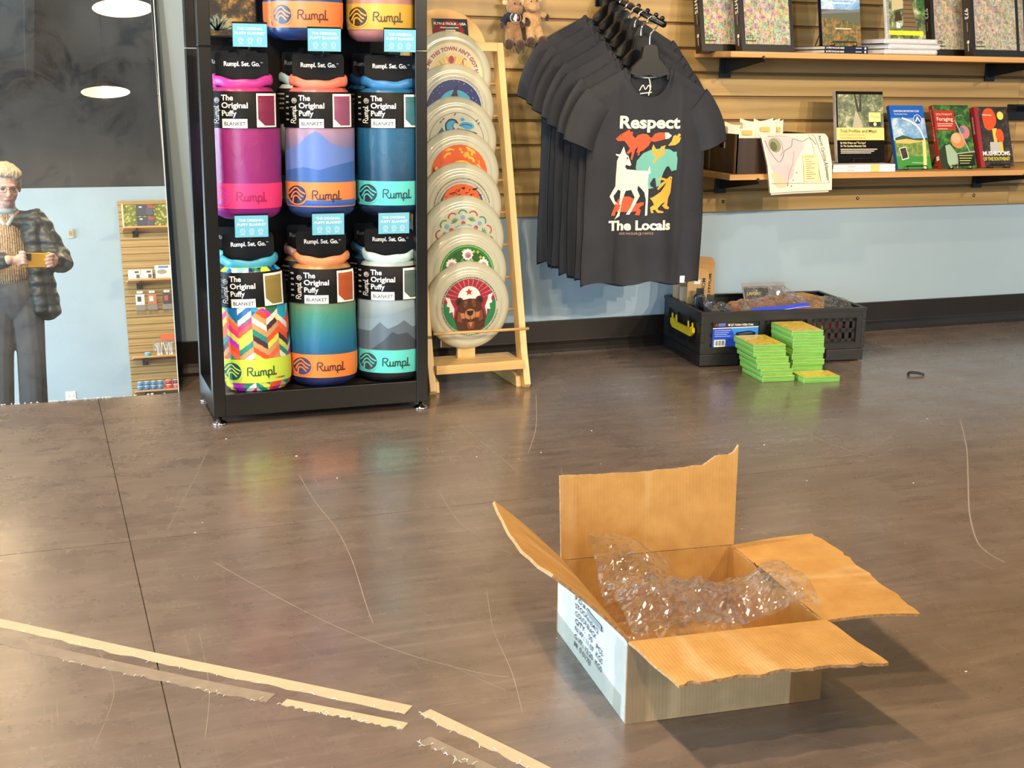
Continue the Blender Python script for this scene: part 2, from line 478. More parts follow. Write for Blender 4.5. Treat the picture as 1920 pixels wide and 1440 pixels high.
# ------------------------------------------------------------------ leaning mirror
def mirror_mat():
    t = NT('mirror_silver')
    g = t.new('BsdfGlossy'); g.inputs['Roughness'].default_value = .004; g.inputs['Color'].default_value = (.92, .95, .92, 1)
    d = t.new('BsdfDiffuse'); d.inputs['Color'].default_value = (.75, .74, .70, 1)
    v = t.coord()
    specks = t.ramp(t.noise(v, 430, 2, .6), [(.62, 0.0), (.76, .32)])
    streak = t.ramp(t.noise(t.coord((900, 160, 1), rot=(0, 0, .7)), 1, 2), [(.56, 0.0), (.75, .35)])
    film = t.ramp(t.noise(v, 4.0, 4, .6), [(.3, .04), (.7, .10)])
    smud = t.ramp(t.noise(v, 7.0, 5, .7, .6), [(.52, 1.0), (.62, .45)])
    a = t.new('Math', operation='ADD'); t.link(specks, a.inputs[0]); t.link(film, a.inputs[1])
    a2 = t.new('Math', operation='MULTIPLY_ADD'); t.link(streak, a2.inputs[0]); a2.inputs[1].default_value = .25; t.link(a.outputs[0], a2.inputs[2])
    b = t.new('Math', operation='MULTIPLY'); t.link(a2.outputs[0], b.inputs[0]); t.link(smud, b.inputs[1])
    c = t.new('Math', operation='MULTIPLY'); t.link(b.outputs[0], c.inputs[0]); c.inputs[1].default_value = .55
    m = t.new('MixShader'); t.link(c.outputs[0], m.inputs[0]); t.link(g.outputs[0], m.inputs[1]); t.link(d.outputs[0], m.inputs[2])
    t.link(m.outputs[0], t.out.inputs[0]); return t.m
mn = Vector((.007, -.991, .134)).normalized()     # facing normal
mz = (Vector((0, 0, 1)) - mn * mn.z).normalized(); mxv = mz.cross(mn) * -1
mxv = Vector((1, 0, 0)) - mn * mn.x; mxv -= mz * mxv.dot(mz); mxv.normalize()
mir = thing('leaning_mirror', 'large frameless dusty mirror leaning against the blue wall beside the display rack', 'mirror', (.342, 3.5675, 0.0))
mir.rotation_euler = Matrix((mxv, mz, mn)).transposed().to_euler()
MB().box(-1.6, 0, -.0055, 0, 1.46, -.0005).build('backing', pm('#c9d4d0', .3), mir)
MB().grid(lambda u, v: (-1.6 + 1.6 * u, 1.46 * v, 0), 1, 1).build('mirror_face', mirror_mat(), mir)
MB().box(-.0005, 0, -.0055, .0016, 1.46, .0004).build('polished_edge', pm('#dfe6df', .25), mir)
ch = MB()
for k in range(46):
    x = random.uniform(-.5, -.02); w = random.uniform(.002, .008)
    ch.grid(lambda u, v: (x + w * u, .0008 + random.uniform(.001, .004) * v, .0003), 2, 1)
ch.build('chipped_edge', pm('#dcd8cc', .5), mir)['kind'] = 'stuff'
# ================================================================== blanket display rack
M_BLK = pm('#08090a', .3, .0, .45); M_BLKMAT = pm('#08080a', .6, 0, .2); M_CHROME = pm('#c9c9c6', .15, 1)
M_WHITE = pm('#f1f0ea', .5); M_INK = pm('#141416', .5)
RX0, RX1, RY0, RY1 = .390, .957, 3.186, 3.470
rack = thing('display_rack', 'tall black metal display rack holding rolled blanket bags on hooks', 'display rack', (0, 0, 0))
pw = .031
for x in (RX0, RX1 - pw):
    for y in (RY0, RY1 - pw):
        for z0, z1 in ((.022, .934), (.937, 1.62)):
            box_obj('post', (x, y, z0, x + pw, y + pw, z1), M_BLK, rack, .0015)
        fb = MB().lathe([(.0, 0), (.019, .0), (.0195, .003), (.016, .007), (.006, .011), (.005, .024)], 20)
        fb.build('levelling_foot', M_CHROME, rack, True, loc=(x + pw / 2, y + pw / 2, 0))
for z0, z1 in ((.022, .080), (1.58, 1.62)):
    box_obj('rail', (RX0 + pw, RY0, z0, RX1 - pw, RY0 + .02, z1), M_BLK, rack, .0012)
    box_obj('rail', (RX0 + pw, RY1 - .02, z0, RX1 - pw, RY1, z1), M_BLK, rack, .0012)
    for x in (RX0, RX1 - .02): box_obj('side_rail', (x, RY0 + pw, z0, x + .02, RY1 - pw, z1), M_BLK, rack, .0012)
box_obj('base_tray', (RX0 + .021, RY0 + .0205, .055, RX1 - .021, RY1 - .0205, .0745), pm('#2e2a26', .45), rack)
box_obj('back_panel', (RX0 + pw, RY1 - .028, .081, RX1 - pw, RY1 - .022, 1.58), M_BLKMAT, rack)

COLS = (.503, .693, .878); ROWZ = (.0765, .520, .957)
def forest_mat(name, stops, sc=26, det=8):
    t = NT(name); n = t.noise(t.coord((1, 1, 1)), sc, det, .72, .5)
    t.set(Base_Color=t.ramp(n, stops), Roughness=.35); return t.m
M_AUT = forest_mat('autumn_print', [(.35, '#0b0a08'), (.48, '#2c2216'), (.56, '#7a5a22'), (.66, '#c98f35'), (.75, '#3f5a4c')], 34)
ph = thing('photo_panel', 'dark autumn foliage photo panel at the left of the rack', 'photo panel', (0, 0, 0))
box_obj('board', (.432, 3.372, .962, .562, 3.378, 1.36), M_BLKMAT, ph)
MB().grid(lambda u, v: (.435 + .124 * u, 3.3715, .966 + .39 * v), 1, 1).build('print', M_AUT, ph)
tf = MB()
for k in range(60):
    a = random.uniform(.2, PI - .2); L = random.uniform(.02, .06)
    x = .462 + random.uniform(-.004, .004)
    for s in ribbon([(x, .978), (x + L * .6 * cos(a), .978 + L * .6 * sin(a)), (x + L * cos(a), .978 + L * .75 * sin(a))], .0016): tf.face([tf.vert((p[0], 3.3712, p[1])) for p in s])
tf.build('grass_print', pm('#93b3a4', .4), ph)
MB().tube([(.5, 3.442, .955), (.5, 3.36, .955)], .003, 6).build('ledge_hook', M_BLK, ph)

HB = .352; BRX, BRY = .0885, .067
PROF = [(0, .70), (.006, .86), (.016, .95), (.04, 1.0), (.12, 1.01), (.2, 1.0), (.262, .985), (.292, .955), (.312, .86), (.322, .78)]
def pscale(z):
    for (a, sa), (b, sb) in zip(PROF, PROF[1:]):
        if z <= b:
            t = (z - a) / (b - a); t = t * t * (3 - 2 * t); return sa + (sb - sa) * t
    return PROF[-1][1]
def bag_fn(u, v, e):
    s = pscale(v); rx = BRX * s; q = max(-.995, min(.995, u / (rx + e)))
    return (q * (rx + e), -(BRY * s + e) * sqrt(1 - q * q), v)
def fabric_ramp(name, stops, rough=.34, var=None):
    t = NT(name); v = t.coord(); sep = t.new('SeparateXYZ'); t.link(v, sep.inputs[0])
    m = t.new('MapRange'); m.inputs['From Max'].default_value = HB
    wob = t.noise(v, 9, 2); ad = t.new('Math', operation='MULTIPLY_ADD'); t.link(wob, ad.inputs[0]); ad.inputs[1].default_value = .02; t.link(sep.outputs[2], ad.inputs[2])
    t.link(ad.outputs[0], m.inputs[0])
    dk = lambda c: tuple(int(c.lstrip('#')[i:i + 2], 16) / 255 * .84 for i in (0, 2, 4))
    t.set(Base_Color=t.ramp(m.outputs[0], [(p, dk(c)) for p, c in stops]), Roughness=rough)
    cr = t.noise(t.coord((1, 1, .6)), 38, 4, .6, .6); t.bump(cr, .28, .004)
    return t.m
GEO = ['#2aa7cf', '#123c78', '#e9f04a', '#3fae86', '#f2efe6', '#1d6fae', '#8bd0d6', '#2f7c55']
GEO2 = ['#e8552d', '#f06a4a', '#b93bd0', '#d9e15a', '#ece6da', '#c79a66', '#2a8a78', '#e23a86', '#4a2a3a']
def geo_mat():
    t = NT('geometric_fabric'); at = t.new('VertexColor'); at.layer_name = 'col'
    t.set(Base_Color=at.outputs[0], Roughness=.32)
    t.bump(t.noise(t.coord((1, 1, .6)), 38, 4, .6, .6), .28, .004); return t.m
def geo_color(a, z):
    # chevron lattice: sheared cells on both sides of each fold line
    p = a * .0885; W = .036; k = math.floor(p / W); f = p / W - k
    tri = f if k % 2 == 0 else 1 - f
    h = (z + .026 * tri); r = math.floor(h / .0155)
    rs = random.Random(int(r * 131 + (k // 1) * 17 + 5)); pal = GEO if z > .2 + .02 * sin(5 * a) else GEO2
    return lin(pal[rs.randrange(len(pal))])
M_GEO = geo_mat()

LOGO = [[(0, 0), (.02, .5), (.04, .9), (.12, 1), (.4, 1), (.58, .93), (.63, .78), (.56, .62), (.4, .54), (.16, .52)],
        [(.3, .53), (.48, .25), (.6, .06), (.72, 0), (.84, .04), (.9, .2), (.9, .6)],
        [(.9, .3), (.93, .08), (1.04, 0), (1.18, .03), (1.28, .2), (1.3, .6)], [(1.3, .25), (1.33, .05), (1.45, .0), (1.55, .08)],
        [(1.55, 0), (1.55, .6)], [(1.55, .36), (1.63, .56), (1.76, .6), (1.85, .52), (1.87, .38), (1.87, 0)],
        [(1.87, .36), (1.95, .56), (2.08, .6), (2.17, .52), (2.19, .38), (2.19, .1), (2.25, 0), (2.4, .02)],
        [(2.45, .6), (2.45, -.35)], [(2.45, .36), (2.54, .55), (2.68, .6), (2.82, .52), (2.86, .3), (2.8, .09), (2.66, 0), (2.5, .05)],
        [(2.8, .06), (2.98, 0), (3.08, .1)], [(3.1, 1.05), (3.08, .2), (3.14, .03), (3.28, 0), (3.38, .12)]]
def smooth2(pts, n=5): return [(p.x, p.y) for p in bez([(a, b, 0) for a, b in pts], n)]
def rumpl(x, z, h, mat, w=.085, vert=False):
    out = []
    for s in LOGO:
        q = [(a * h, b * h) for a, b in smooth2(s, 4)]
        q = [(x - b, z + a) for a, b in q] if vert else [(x + a, z + b) for a, b in q]
        out.append(('s', q, w * h * 1.5, mat))
    return out
def badge(x, z, r, fg, bgm):
    it = [('e', (x, z, r, r), bgm)]
    it.append(('s', [(x + r * .93 * cos(a * PI / 18), z + r * .93 * sin(a * PI / 18)) for a in range(37)], r * .13, fg))
    for k, (w, dz) in enumerate(((.82, .38), (.62, .0), (.42, -.38))):
        q = smooth2([(x - r * w, z + r * (dz - .35)), (x - r * .35, z + r * (dz + .16)), (x - r * .05, z + r * (dz + .28)), (x + r * .3, z + r * (dz - .05)), (x + r * w * .95, z + r * (dz - .30 + .1 * k))], 5)
        it.append(('s', q, r * .13, fg))
    return it
body_cache = {}
def bag_body(key, mat, seed):
    if key in body_cache: return body_cache[key]
    rs = random.Random(seed); ph1, ph2 = rs.uniform(0, 6), rs.uniform(0, 6); nu, nv = (210, 200) if mat is M_GEO else (56, 40)
    def fn(u, v):
        a = 2 * PI * u; z = .322 * v; s = pscale(z)
        pk = max(0, (z - .309) / .013); w = 1 - .008 * (1 + sin(3 * a + ph1 + z * 30)) - pk * .04 * (1 + sin(11 * a + ph2)) - pk * .025 * (1 + sin(17 * a))
        d = -max(0, (.026 - z) / .026) * .02 * (1 + sin(9 * a + ph1))
        k = s * (w + d)
        return (BRX * k * sin(a), -BRY * k * cos(a), z)
    b = MB().grid(fn, nu, nv, True)
    n = len(b.v); b.face([n - nu + i for i in range(nu)]); b.face(list(range(nu))[::-1])
    me = b.mesh('bag_body', mat, True)
    if mat is M_GEO:
        ca = me.color_attributes.new('col', 'FLOAT_COLOR', 'CORNER')
        for p in me.polygons:
            c = p.center; col = geo_color(math.atan2(c.x / BRX, -c.y / BRY), c.z)
            for li in p.loop_indices: ca.data[li].color = col
    body_cache[key] = me; return me
def bag(label, col, x, y, z, mat, collar, band, word, thumb, yaw=-.2, tilt=0, front=True, key='', extra=None, bgm=None, group='rolled blanket bags on the rack', seed=1, roll=0):
    t = thing('blanket_bag', label, 'blanket bag', (x, y, z), (tilt, roll, yaw), group)
    link('bag_body', bag_body(key, mat, seed), t)
    mc = pm(collar, .4, bump=.2, bs=60)
    def cf(u, v):
        a = 2 * PI * u; b2 = 2 * PI * v
        up = .010 * abs(sin(a)) ** 2 + .006 * (1 - cos(a)) / 2 + .0015 * sin(7 * a + seed)
        r = 1 + .06 * sin(5 * a + seed) * .3
        return ((.068 + .0055 * cos(b2)) * sin(a) * r, -(.040 + .0055 * cos(b2)) * cos(a) * r, .3275 + up + .0125 * sin(b2))
    MB().grid(cf, 40, 10, True, True).build('roll_collar', mc, t, True)
    MB().grid(lambda u, v: bag_fn((u * 2 - 1) * .0889, .028 + .062 * v, .0008), 40, 3).build('logo_band', pm(band, .38), t, True)
    def full(u, v):
        a = 2 * PI * u; s = pscale(.224 + .088 * v) ; return ((BRX * s + .0016) * sin(a), -(BRY * s + .0016) * cos(a), .224 + .088 * v)
    MB().grid(full, 48, 4, True).build('paper_sleeve', pm('#08080a', .5, 0, .2), t, True)
    MB().prism([(-.0635, .318), (.0635, .318), (.0645, .395), (.0605, .404), (.012, .404), (.010, .398), (-.010, .398), (-.012, .404), (-.0605, .404), (-.0645, .395)], -.004, -.0025, lambda u, v, w: (u, w, v)).build('hang_card', pm('#070708', .55, 0, .2), t)
    wm = pm(word, .4); fgm = pm(band, .38) if bgm else wm
    it = []
    if front:
        it += badge(-.058, .0585, .0265, pm(band, .38) if bgm else wm, pm(bgm or band, .38))
        it += rumpl(-.020, .0475, .0215, wm)
        L = []
        L += [('t', 'The', -.049, .2905, .0185, {'bold': .022}, M_WHITE), ('t', 'Original', -.049, .2725, .0185, {'bold': .022, 'fit': .064}, M_WHITE), ('t', 'Puffy', -.049, .2535, .0185, {'bold': .022}, M_WHITE)]
        L += [('r', (-.048, .2245, .013, .2465), M_WHITE), ('t', 'BLANKET', -.044, .2305, .0128, {'bold': .015, 'fit': .053}, M_INK)]
        L += rumpl(-.056, .236, .0125, M_WHITE, vert=True) + badge(-.060, .2905, .0065, M_WHITE, M_INK)
        L += [('r', (.0355, .2265, .0805, .3075), M_WHITE), ('p', [(.039, .302), (.0772, .302), (.0772, .2305), (.0545, .2305), (.039, .2465)], thumb)]
        L += [('s', [(-.0865 + .006, .30 - k * .014), (-.0865 + .013, .30 - k * .014)], .004, pm('#9c9c9c', .5)) for k in range(5)]
        art(t, L, bag_fn, .0024, .00012, .006, 'sleeve_print')
        it2 = [('t', 'Rumpl. Set. Go.', 0, .372, .0152, {'bold': .03, 'align': 'c', 'fit': .088}, M_WHITE), ('t', 'TM', .0455, .379, .004, {}, M_WHITE)]
        art(t, it2, flat(.004), .0004, .0001, None, 'card_print', 'card_lettering')
    else:
        art(t, [('t', 'Rumpl', -.058, .372, .0152, {'bold': .03}, pm('#8d8f92', .5))], flat(.004), .0004, .0001, None, 'card_print', 'card_lettering')
        it += [('s', [(-.075, .25 + .012 * k), (-.055, .25 + .012 * k)], .004, pm('#7f8184', .5)) for k in range(5)]
    if extra: art(t, extra, bag_fn, .0003, .0002, .006, 'fabric_print')
    if it: art(t, it, bag_fn, .0014, .0001, .006, 'band_print')
    return t

M_MAG = fabric_ramp('magenta_fabric', [(0, '#a02a9a'), (.3, '#a62a86'), (.55, '#a82c84'), (.75, '#b8338c'), (.92, '#d03a86'), (1, '#cf3fae')])
M_COR = fabric_ramp('coral_fabric', [(0, '#25407f'), (.25, '#3a5fa8'), (.42, '#6a7cc0'), (.6, '#b09ac4'), (.7, '#d8a0b4'), (.82, '#ea8f95'), (.95, '#f0736a')])
M_BLU = fabric_ramp('blue_fabric', [(0, '#132a4c'), (.2, '#17395f'), (.5, '#1c5f88'), (.75, '#226a98'), (1, '#2a72a8')])
M_SUN = fabric_ramp('sunrise_fabric', [(0, '#2a2a5e'), (.14, '#263a72'), (.36, '#2480b0'), (.58, '#4aa58c'), (.78, '#b09a5a'), (.9, '#caa065'), (1, '#d88a50')])
M_GRY = fabric_ramp('misty_fabric', [(0, '#14161a'), (.12, '#23272d'), (.36, '#4d5a66'), (.5, '#8aa0ac'), (.64, '#b4c6cc'), (.85, '#cfdad6'), (1, '#bfd8d8')])
M_BO = fabric_ramp('ocean_fabric', [(0, '#1a3f7a'), (.2, '#204e92'), (.5, '#2e74bc'), (1, '#e07040')])
M_PNK = fabric_ramp('rose_fabric', [(0, '#b87a7e'), (.1, '#cf9498'), (.5, '#c99070'), (1, '#c98f60')])
T = lambda n, s: fabric_ramp(n, s)
th = [pm('#7a1f45', .4), pm('#8a4a6a', .4), pm('#2d6a78', .4), pm('#8a7a3a', .4), pm('#a84e22', .4), pm('#4a5a58', .4)]
mtn = lambda c: pm(c, .36, sheen=.1)
m1 = [('p', [(-.086, .165), (-.05, .185), (-.025, .208), (-.008, .217), (.004, .209), (.03, .187), (.06, .176), (.086, .172), (.086, .098), (-.086, .098)], mtn('#5f7cc4')),
      ('p', [(-.086, .118), (-.04, .128), (0, .121), (.03, .13), (.086, .142), (.086, .028), (-.086, .028)], mtn('#3a63ad'))]
m2 = [('p', [(-.086, .172), (-.045, .174), (0, .186), (.04, .199), (.086, .21), (.086, .1), (-.086, .1)], mtn('#7d929f')),
      ('p', [(-.086, .142), (-.05, .142), (-.026, .166), (-.005, .148), (.02, .158), (.038, .17), (.06, .151), (.086, .156), (.086, .09), (-.086, .09)], mtn('#566470')),
      ('p', [(-.05, .092), (-.015, .118), (.006, .14), (.022, .133), (.046, .137), (.06, .122), (.086, .1), (.086, .09)], mtn('#3a434c'))]
FY, BY = 3.258, 3.398
bag('magenta blanket bag with pink logo band on the middle row', 0, COLS[0], FY, ROWZ[1], M_MAG, '#c9389c', '#ea3a7e', '#8f1d5c', th[0], -.22, key='mag', bgm='#c23a9c', seed=1)
bag('coral and violet blanket bag with blue mountains and orange band', 0, COLS[1], FY, ROWZ[1], M_COR, '#ea7a62', '#f58a4c', '#2a2438', th[1], -.24, key='cor', extra=m1, bgm='#1f2a4a', seed=2)
bag('deep blue blanket bag with turquoise logo band', 0, COLS[2], FY, ROWZ[1], M_BLU, '#2c74b0', '#5ccac4', '#1c3450', th[2], -.26, key='blu', bgm='#1a3048', seed=3)
bag('multicoloured geometric blanket bag with lime logo band in front', 0, COLS[0] + .012, FY - .006, ROWZ[0], M_GEO, '#3fa4c4', '#cde84e', '#123a34', th[3], -.22, key='geo', bgm='#15505a', seed=4, roll=-.035)
bag('tan to teal blanket bag with orange logo band', 0, COLS[1] - .003, FY, ROWZ[0], M_SUN, '#e08a5a', '#f68a40', '#2a2430', th[4], -.16, key='sun', bgm='#40406a', seed=5)
bag('pale grey blanket bag with dark mountain print', 0, COLS[2] - .006, FY, ROWZ[0], M_GRY, '#b9d6d8', '#5fcfc4', '#14302f', th[5], -.26, key='gry', extra=m2, bgm='#33414a', seed=6)
bag('royal blue blanket bag with orange logo band on the upper row', 0, .668, FY, ROWZ[2], M_BO, '#e07040', '#f8874a', '#4a1c24', th[2], -.24, key='bo', bgm='#2a3350', seed=7)
bag('rose blanket bag with golden logo band on the upper row', 0, .858, FY, ROWZ[2], M_PNK, '#c98f60', '#d2a53e', '#3a2a22', th[4], -.26, key='pnk', bgm='#3a2a1a', seed=8)
rear = [('purple blanket bag hanging behind the magenta bag', 0, 1, M_MAG, '#b04ab4', '#ea3a7e', 'mag'), ('pale blue blanket bag hanging behind the coral bag', 1, 1, M_GRY, '#9fc4cc', '#5fcfc4', 'gry'),
        ('navy blanket bag hanging behind the deep blue bag', 2, 1, M_BLU, '#1c4a80', '#5ccac4', 'blu'), ('geometric blanket bag standing behind the lime banded bag', 0, 0, M_GEO, '#4ab0c0', '#b8e45c', 'geo'),
        ('peach topped blanket bag behind the tan to teal bag', 1, 0, M_SUN, '#d9a088', '#f68a40', 'sun'), ('steel blue topped blanket bag behind the pale grey bag', 2, 0, M_BLU, '#5a8fb0', '#5ccac4', 'blu'),
        ('blue blanket bag behind the royal blue one on the upper row', 1, 2, M_BO, '#e07040', '#f8874a', 'bo')]
for lb, c, r, mt, co, bd, ky in rear:
    bag(lb, 0, COLS[c] - (.0 if r < 2 else .02), BY, ROWZ[r] + (.006 if r else 0), mt, co, bd, '#222222', None, -.3, front=False, key=ky, seed=20 + c + r)

M_SIGN = pm('#6fbcd6', .45)
names = (('geometric', 'tan to teal', 'pale grey'), ('magenta', 'coral', 'deep blue'))
pos = {(0, 1): (.511, .963), (1, 1): (.691, .956), (2, 1): (.882, .958), (0, 0): (.499, .507), (1, 0): (.691, .507), (2, 0): (.862, .505)}
for (c, r), (x, z) in pos.items():
    hz = z - .036
    MB().tube([(x, RY1 - .028, hz + .008), (x, 3.20, hz), (x, 3.179, hz + .004), (x, 3.176, hz + .016)], .0028, 8).build('hook', M_CHROME if r == 9 else M_BLK, rack, True)
    s = thing('hook_sign', 'light blue hook sign above the %s blanket bag' % names[r][c], 'sign', (x, 3.170, z), (.05, 0, -.05 + .02 * c), group='light blue hook signs')
    box_obj('holder', (-.0415, .0008, -.027, .0415, .004, .031), M_BLKMAT, s)
    box_obj('card', (-.0405, -.0006, -.0265, .0405, .0006, .027), M_SIGN, s)
    L = [('t', 'THE ORIGINAL', 0, .0125, .0085, {'bold': .02, 'align': 'c', 'fit': .062}, M_WHITE), ('t', 'PUFFY BLANKET', 0, .002, .0085, {'bold': .02, 'align': 'c', 'fit': .071}, M_WHITE)]
    for k in (-1, 0, 1):
        cx = k * .022
        L += [('s', [(cx + .0055 * cos(a), -.011 + .0055 * sin(a)) for a in [i * PI / 8 for i in range(17)]], .0009, M_WHITE), ('s', [(cx - .003, -.012), (cx, -.009), (cx + .003, -.012)], .0012, M_WHITE), ('s', [(cx - .006, -.0195), (cx + .006, -.0195)], .0011, M_WHITE)]
    art(s, L, flat(.0006), .0003, .00005, None, 'icons')
# ================================================================== disc stand
M_PINE = wood('pine', '#d2a968', '#e2bf80', '#efd29a', 2, .45, .7, .03, .7)
M_PINEX = wood('pine_cross', '#d2a968', '#e2bf80', '#efd29a', 0, .45, .7, .03, .7)
M_PLY = wood('plywood', '#cfa265', '#dcb478', '#e6c48c', 0, .4, .4, .02, .6)
st = thing('disc_stand', 'pale pine stand leaning at the wall with a tier of flying discs', 'display stand', (0, 0, 0))
LX0, LX1 = 1.004, 1.288; TH = .020
def ry(z): return 3.325 + .27 * z
for x in (LX0, LX1):
    MB().prism([(ry(0) - .004, .012), (ry(0) + .006, 0), (ry(0) + .045, 0), (ry(.97) + .045, .97), (ry(.97), .97), (ry(.1), .1)], x, x + TH, lambda u, v, w: (w, u, v)).build('side_rail', M_PINE, st, bevel=.002)
    MB().prism([(3.345, .0), (3.62, .0), (3.63, .012), (3.62, .03), (3.45, .055), (3.352, .03)], x - .0 + (TH if x < 1.1 else -.016), x + (TH + .016 if x < 1.1 else 0), lambda u, v, w: (w, u, v)).build('runner', M_PINE, st, bevel=.002)
box_obj('top_bar', (LX0 + TH, ry(.95), .945, LX1, ry(.95) + .02, .970), M_PINEX, st, .001)
box_obj('foot_board', (LX0 + TH, 3.325, .058, LX1, 3.341, .083), M_PINEX, st, .001)
box_obj('base_board', (LX0 + TH, 3.3415, .068, LX1, 3.46, .080), M_PINEX, st, .001)
box_obj('centre_post', (1.118, 3.424, .080, 1.172, 3.438, .180), M_PINE, st, .001)
box_obj('back_spine', (1.115, ry(.5) + .11, .080, 1.175, ry(.5) + .122, .90), M_PINE, st, .001, rot=None)
d = MB().tube([(LX0 + .01, 0, 0), (LX1 + .01, 0, 0)], .0042, 10).mesh('dowel', M_PINEX, True)
link('dowel', d, st, loc=(0, 3.322 + .0, .176))
for k in range(8): link('dowel', d, st, loc=(0, ry(.235 + .0912 * k) + .038, .235 + .0912 * k - .02))
hd = MB().prism(ell(0, .0, .125, .125, 0, PI, 30), -.006, .006, lambda u, v, w: (1.146 + u, ry(.965 + v) + .05 + w, .955 + v * .87)).build('header_board', M_PLY, st, bevel=.002)
hp = lambda u, v, e: (1.146 + u, ry(.965 + v) + .044 - e, .955 + v * .87)
art(hd, [('r', (-.036, .033, .073, .092), pm('#1d2c34', .3)), ('e', (.02, .05, .04, .038), pm('#8a1f1c', .3)), ('e', (.022, .045, .026, .028), pm('#24404c', .3)), ('p', [(-.036, .035), (-.036, .09), (-.022, .088), (-.014, .04)], pm('#7c2620', .3)), ('p', [(-.034, .05), (-.036, .09), (-.026, .09)], pm('#4d6a3a', .3)), ('p', [(.012, .038), (.022, .058), (.034, .04)], pm('#c07a4a', .3)),
         ('t', 'FLYN & FROLIK - USA', .0185, .072, .0115, {'bold': .02, 'align': 'c', 'fit': .098}, M_WHITE), ('s', [(-.012, .0635), (.012, .0625), (.044, .0635)], .0035, pm('#e8c9a0', .4)), ('s', [(.004, .0545), (.034, .0545)], .0035, M_WHITE), ('e', (.058, .041, .004, .004), M_WHITE),
         ('s', [(-.1, .022), (-.03, .022)], .004, pm('#b6c23a', .4)), ('s', [(-.1, .026), (-.03, .027)], .001, M_INK), ('s', [(-.043, .027), (-.041, .036), (-.037, .037)], .004, M_INK)], hp, .0006, .0001, None)

def plastic_mat():
    t = NT('glow_plastic'); t.set(Base_Color=lin('#c4c2aa'), Roughness=.22)
    t.b.inputs['Subsurface Weight'].default_value = .0; t.b.inputs['Coat Weight'].default_value = .3; return t.m
M_DISC = plastic_mat()
DR = .1275
disc_me = MB().lathe([(0, 0), (.06, 0), (.092, .0003), (.098, .0012), (.1, .0032), (.106, .0022), (.113, .0035), (.12, .0075), (.1255, .0135), (.1275, .020), (.1262, .0238), (.1235, .0235), (.1225, .018), (.118, .0105), (.11, .006), (.09, .0032), (0, .0028)], 64, lambda x, y, h: (x, h, y)).mesh('disc_body', M_DISC, True)
C = lambda h: pm(h, .3)
def star(cx, cy, r, n=5, k=.4, a0=PI / 2): return [(cx + (r if i % 2 == 0 else r * k) * cos(a0 + i * PI / n), cy + (r if i % 2 == 0 else r * k) * sin(a0 + i * PI / n)) for i in range(2 * n)]
def ticks(R, a0, a1, n, mt, w=.0022):
    out = []; rs = random.Random(3)
    a = a0
    while a < a1:
        L = rs.uniform(.02, .07); out.append(('s', [(R * cos(a + L * i / 3), R * sin(a + L * i / 3)) for i in range(4)], w, mt)); a += L + rs.choice((.012, .03))
    return out
def ring(R, w, mt, a0=0, a1=2 * PI): return ('s', [(R * cos(a0 + (a1 - a0) * i / 60), R * sin(a0 + (a1 - a0) * i / 60)) for i in range(61)], w, mt)
def bear():
    red, wh, gr, br, bl, tan, mid = C('#a02838'), C('#ece9e0'), C('#1f7a4a'), C('#4a2416'), C('#1c0f0c'), C('#b8794a'), C('#7a4226')
    it = [('e', (0, 0, .079, .079), red)]
    for i in range(13):
        a = .35 + i * (PI - .7) / 12; it.append(('p', [(.03 * cos(a), .012 + .03 * sin(a)), (.077 * cos(a + .02), .077 * sin(a + .02)), (.077 * cos(a - .02), .077 * sin(a - .02))], C('#cf7a80')))
    it += [('p', ell(0, .024, .034, .034), wh), ('p', star(0, .041, .0125), C('#b52f36'))]
    for s in (-1, 1):
        it += [('p', [(s * .079 * cos(a), .079 * sin(a)) for a in [(-1.15 + i * .13) for i in range(11)]] + [(s * .058, .014), (s * .056, -.02), (s * .04, -.055)], gr)]
        it += [('p', [(s * .072, .033), (s * .066, .018), (s * .069, .006), (s * .06, .002), (s * .062, -.014), (s * .052, -.012), (s * .05, -.03), (s * .046, -.004), (s * .055, .016), (s * .058, .028)], wh)]
        it += [('e', (s * .03, .0145, .0125, .0135), br), ('e', (s * .03, .014, .0075, .0085), bl)]
    it += [('p', [(-.042, -.062), (-.047, -.035), (-.04, -.012), (-.032, .008), (-.018, .02), (0, .0225), (.018, .02), (.032, .008), (.04, -.012), (.047, -.035), (.042, -.062), (.02, -.076), (-.02, -.076)], br)]
    for s in (-1, 1):
        it += [('p', [(s * .006, .02), (s * .016, .016), (s * .02, .002), (s * .008, -.004)], mid), ('p', [(s * .036, -.012), (s * .022, -.02), (s * .026, -.046), (s * .04, -.04)], mid), ('p', [(s * .03, -.018), (s * .018, -.018), (s * .016, -.034), (s * .026, -.034)], tan)]
        it += [('e', (s * .0145, .001, .0065, .006), bl), ('e', (s * .0145, .001, .0045, .004), C('#8a5a30')), ('e', (s * .0145, .001, .0018, .002), bl)]
    it += [('e', (0, -.024, .0165, .017), tan), ('p', [(-.011, -.013), (.011, -.013), (.008, -.024), (0, -.029), (-.008, -.024)], bl), ('s', [(0, -.028), (0, -.038)], .002, bl), ('s', [(-.012, -.036), (-.005, -.04), (0, -.038), (.005, -.04), (.012, -.036)], .003, bl), ('p', [(-.013, -.046), (.013, -.046), (.008, -.066), (-.008, -.066)], mid), ('p', [(-.007, -.046), (.007, -.046), (0, -.062)], tan)]
    return it + ticks(.083, .1, 6.1, 60, C('#26262a'))
